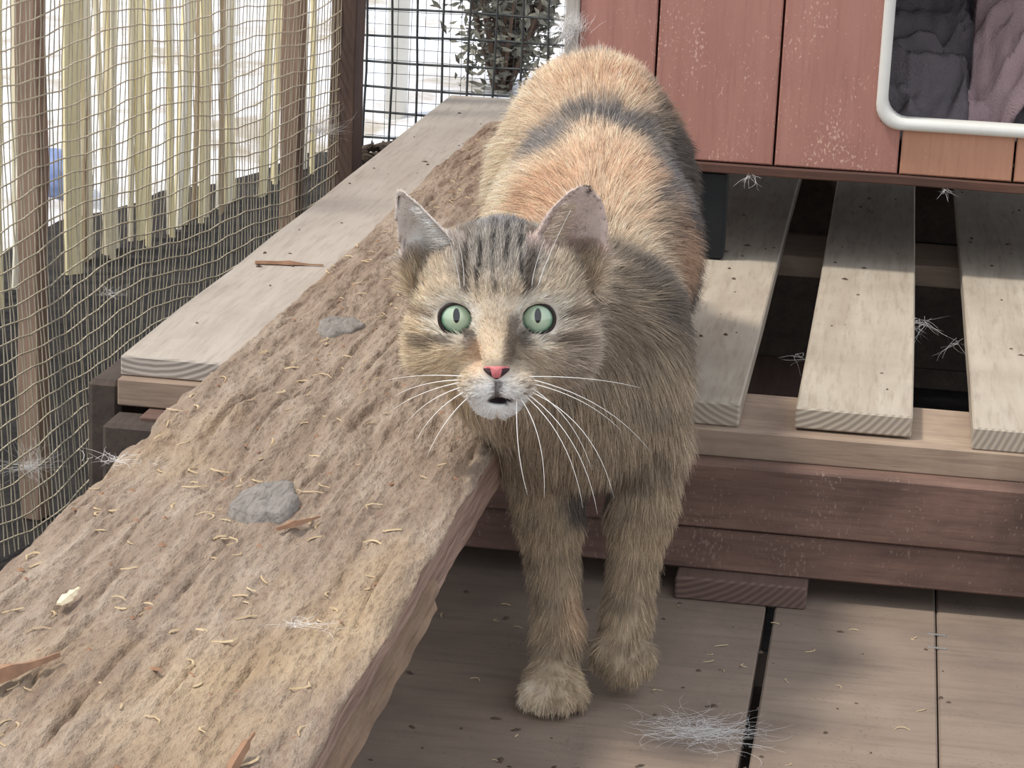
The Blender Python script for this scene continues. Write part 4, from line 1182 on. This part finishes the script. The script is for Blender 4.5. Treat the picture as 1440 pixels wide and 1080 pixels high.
strips('wood_shavings', 300, on_plank, M_STRAW, 'pale curled wood shavings scattered over the rough plank', 21, (0.004, 0.015), (0.0004, 0.0009), 0.25)
def on_floor(rn):
    return (rn.uniform(-0.30, 0.2), rn.uniform(1.2, 1.59), 0.0), rn.uniform(0, 3.14)
strips('floor_straw', 70, on_floor, M_STRAW, 'tiny straw bits strewn over the plywood floor', 22, (0.003, 0.010), (0.0003, 0.0006), 0.3)
def crumbs(name, nb, place, seed, label, mat=M_CRUMB):
    rn = random.Random(seed); V, F = [], []
    for k in range(nb):
        x, y, z = place(rn); r = rn.uniform(0.0006, 0.0021); a = rn.uniform(0, 3.14); e = rn.uniform(1, 2.4)
        b = len(V)
        for i in range(5):
            t = a + 6.283 * i / 5; q = r * rn.uniform(.7, 1.2)
            dx, dy = q * math.cos(6.283 * i / 5) * e, q * math.sin(6.283 * i / 5)
            V.append((x + dx * math.cos(a) - dy * math.sin(a), y + dx * math.sin(a) + dy * math.cos(a), z))
        V.append((x, y, z + r * 0.8)); F += [(b + i, b + (i + 1) % 5, b + 5) for i in range(5)] + [tuple(b + i for i in range(5))[::-1]]
    return tag(mesh(name, V, F, mat), label, 'crumbs', kind='stuff')
def on_slats(rn):
    while True:
        x = rn.uniform(-0.52, 0.15); y = rn.uniform(1.66, 2.85)
        if any(a + .006 < x < b - .006 for a, b, m in slats) and not (U0 - .01 < x < U1 + .01): return (x, y, PT)
crumbs('slat_crumbs', 110, on_slats, 31, 'dark crumbs and dirt bits scattered on the pallet slats')
crumbs('floor_crumbs', 90, lambda rn: (rn.uniform(-0.3, 0.2), rn.uniform(1.2, 1.59), 0.0), 32, 'dark dirt crumbs on the plywood floor')
crumbs('plank_crumbs', 260, lambda rn: (lambda x, y: (x, y, plank_z(x, y) - .0003))(rn.uniform(U0 + .01, U1 - .005), rn.uniform(.85, 2.5)), 33, 'brown bark crumbs among the shavings on the plank', M_BROWNCHIP)
# dry leaves gathered at the foot of the back mesh
M_DRY = plain('dry_dark_leaf', (62, 54, 50), 0.9, (92, 80, 70), 60)
rn = random.Random(5); V, F = [], []
for k in range(60):
    c = Vector((rn.gauss(-0.60, 0.03), rn.gauss(2.93, 0.012), rn.uniform(0.02, 0.062))); d = Vector((rn.gauss(0, 1), rn.gauss(0, .6), rn.gauss(0, .6))).normalized(); e = d.orthogonal().normalized()
    L = rn.uniform(.008, .018); b = len(V)
    V += [c - d * L, c + e * L * .4, c + d * L, c - e * L * .4, c + d.cross(e) * .003]; F += [(b, b + 1, b + 4), (b + 1, b + 2, b + 4), (b + 2, b + 3, b + 4), (b + 3, b, b + 4)]
for k in range(7):
    c = Vector((rn.gauss(-0.60, 0.03), 2.93, 0.04)); d = Vector((rn.gauss(0, 1), .1, rn.gauss(0, .6))).normalized()
    v, f = tube_geo([c - d * .03, c + Vector((0, 0, .003)), c + d * .03], .0012, 5); b = len(V); V += v; F += [tuple(i + b for i in q) for q in f]
tag(mesh('leaf_litter', V, F, M_DRY), 'dark dry leaves and twigs heaped at the corner post foot', 'leaf litter', kind='stuff')
v, f = [], []
box('sill_board', (-0.66, -0.525), (2.90, 2.955), (GZ, 0.018), M_POSTD, BM)
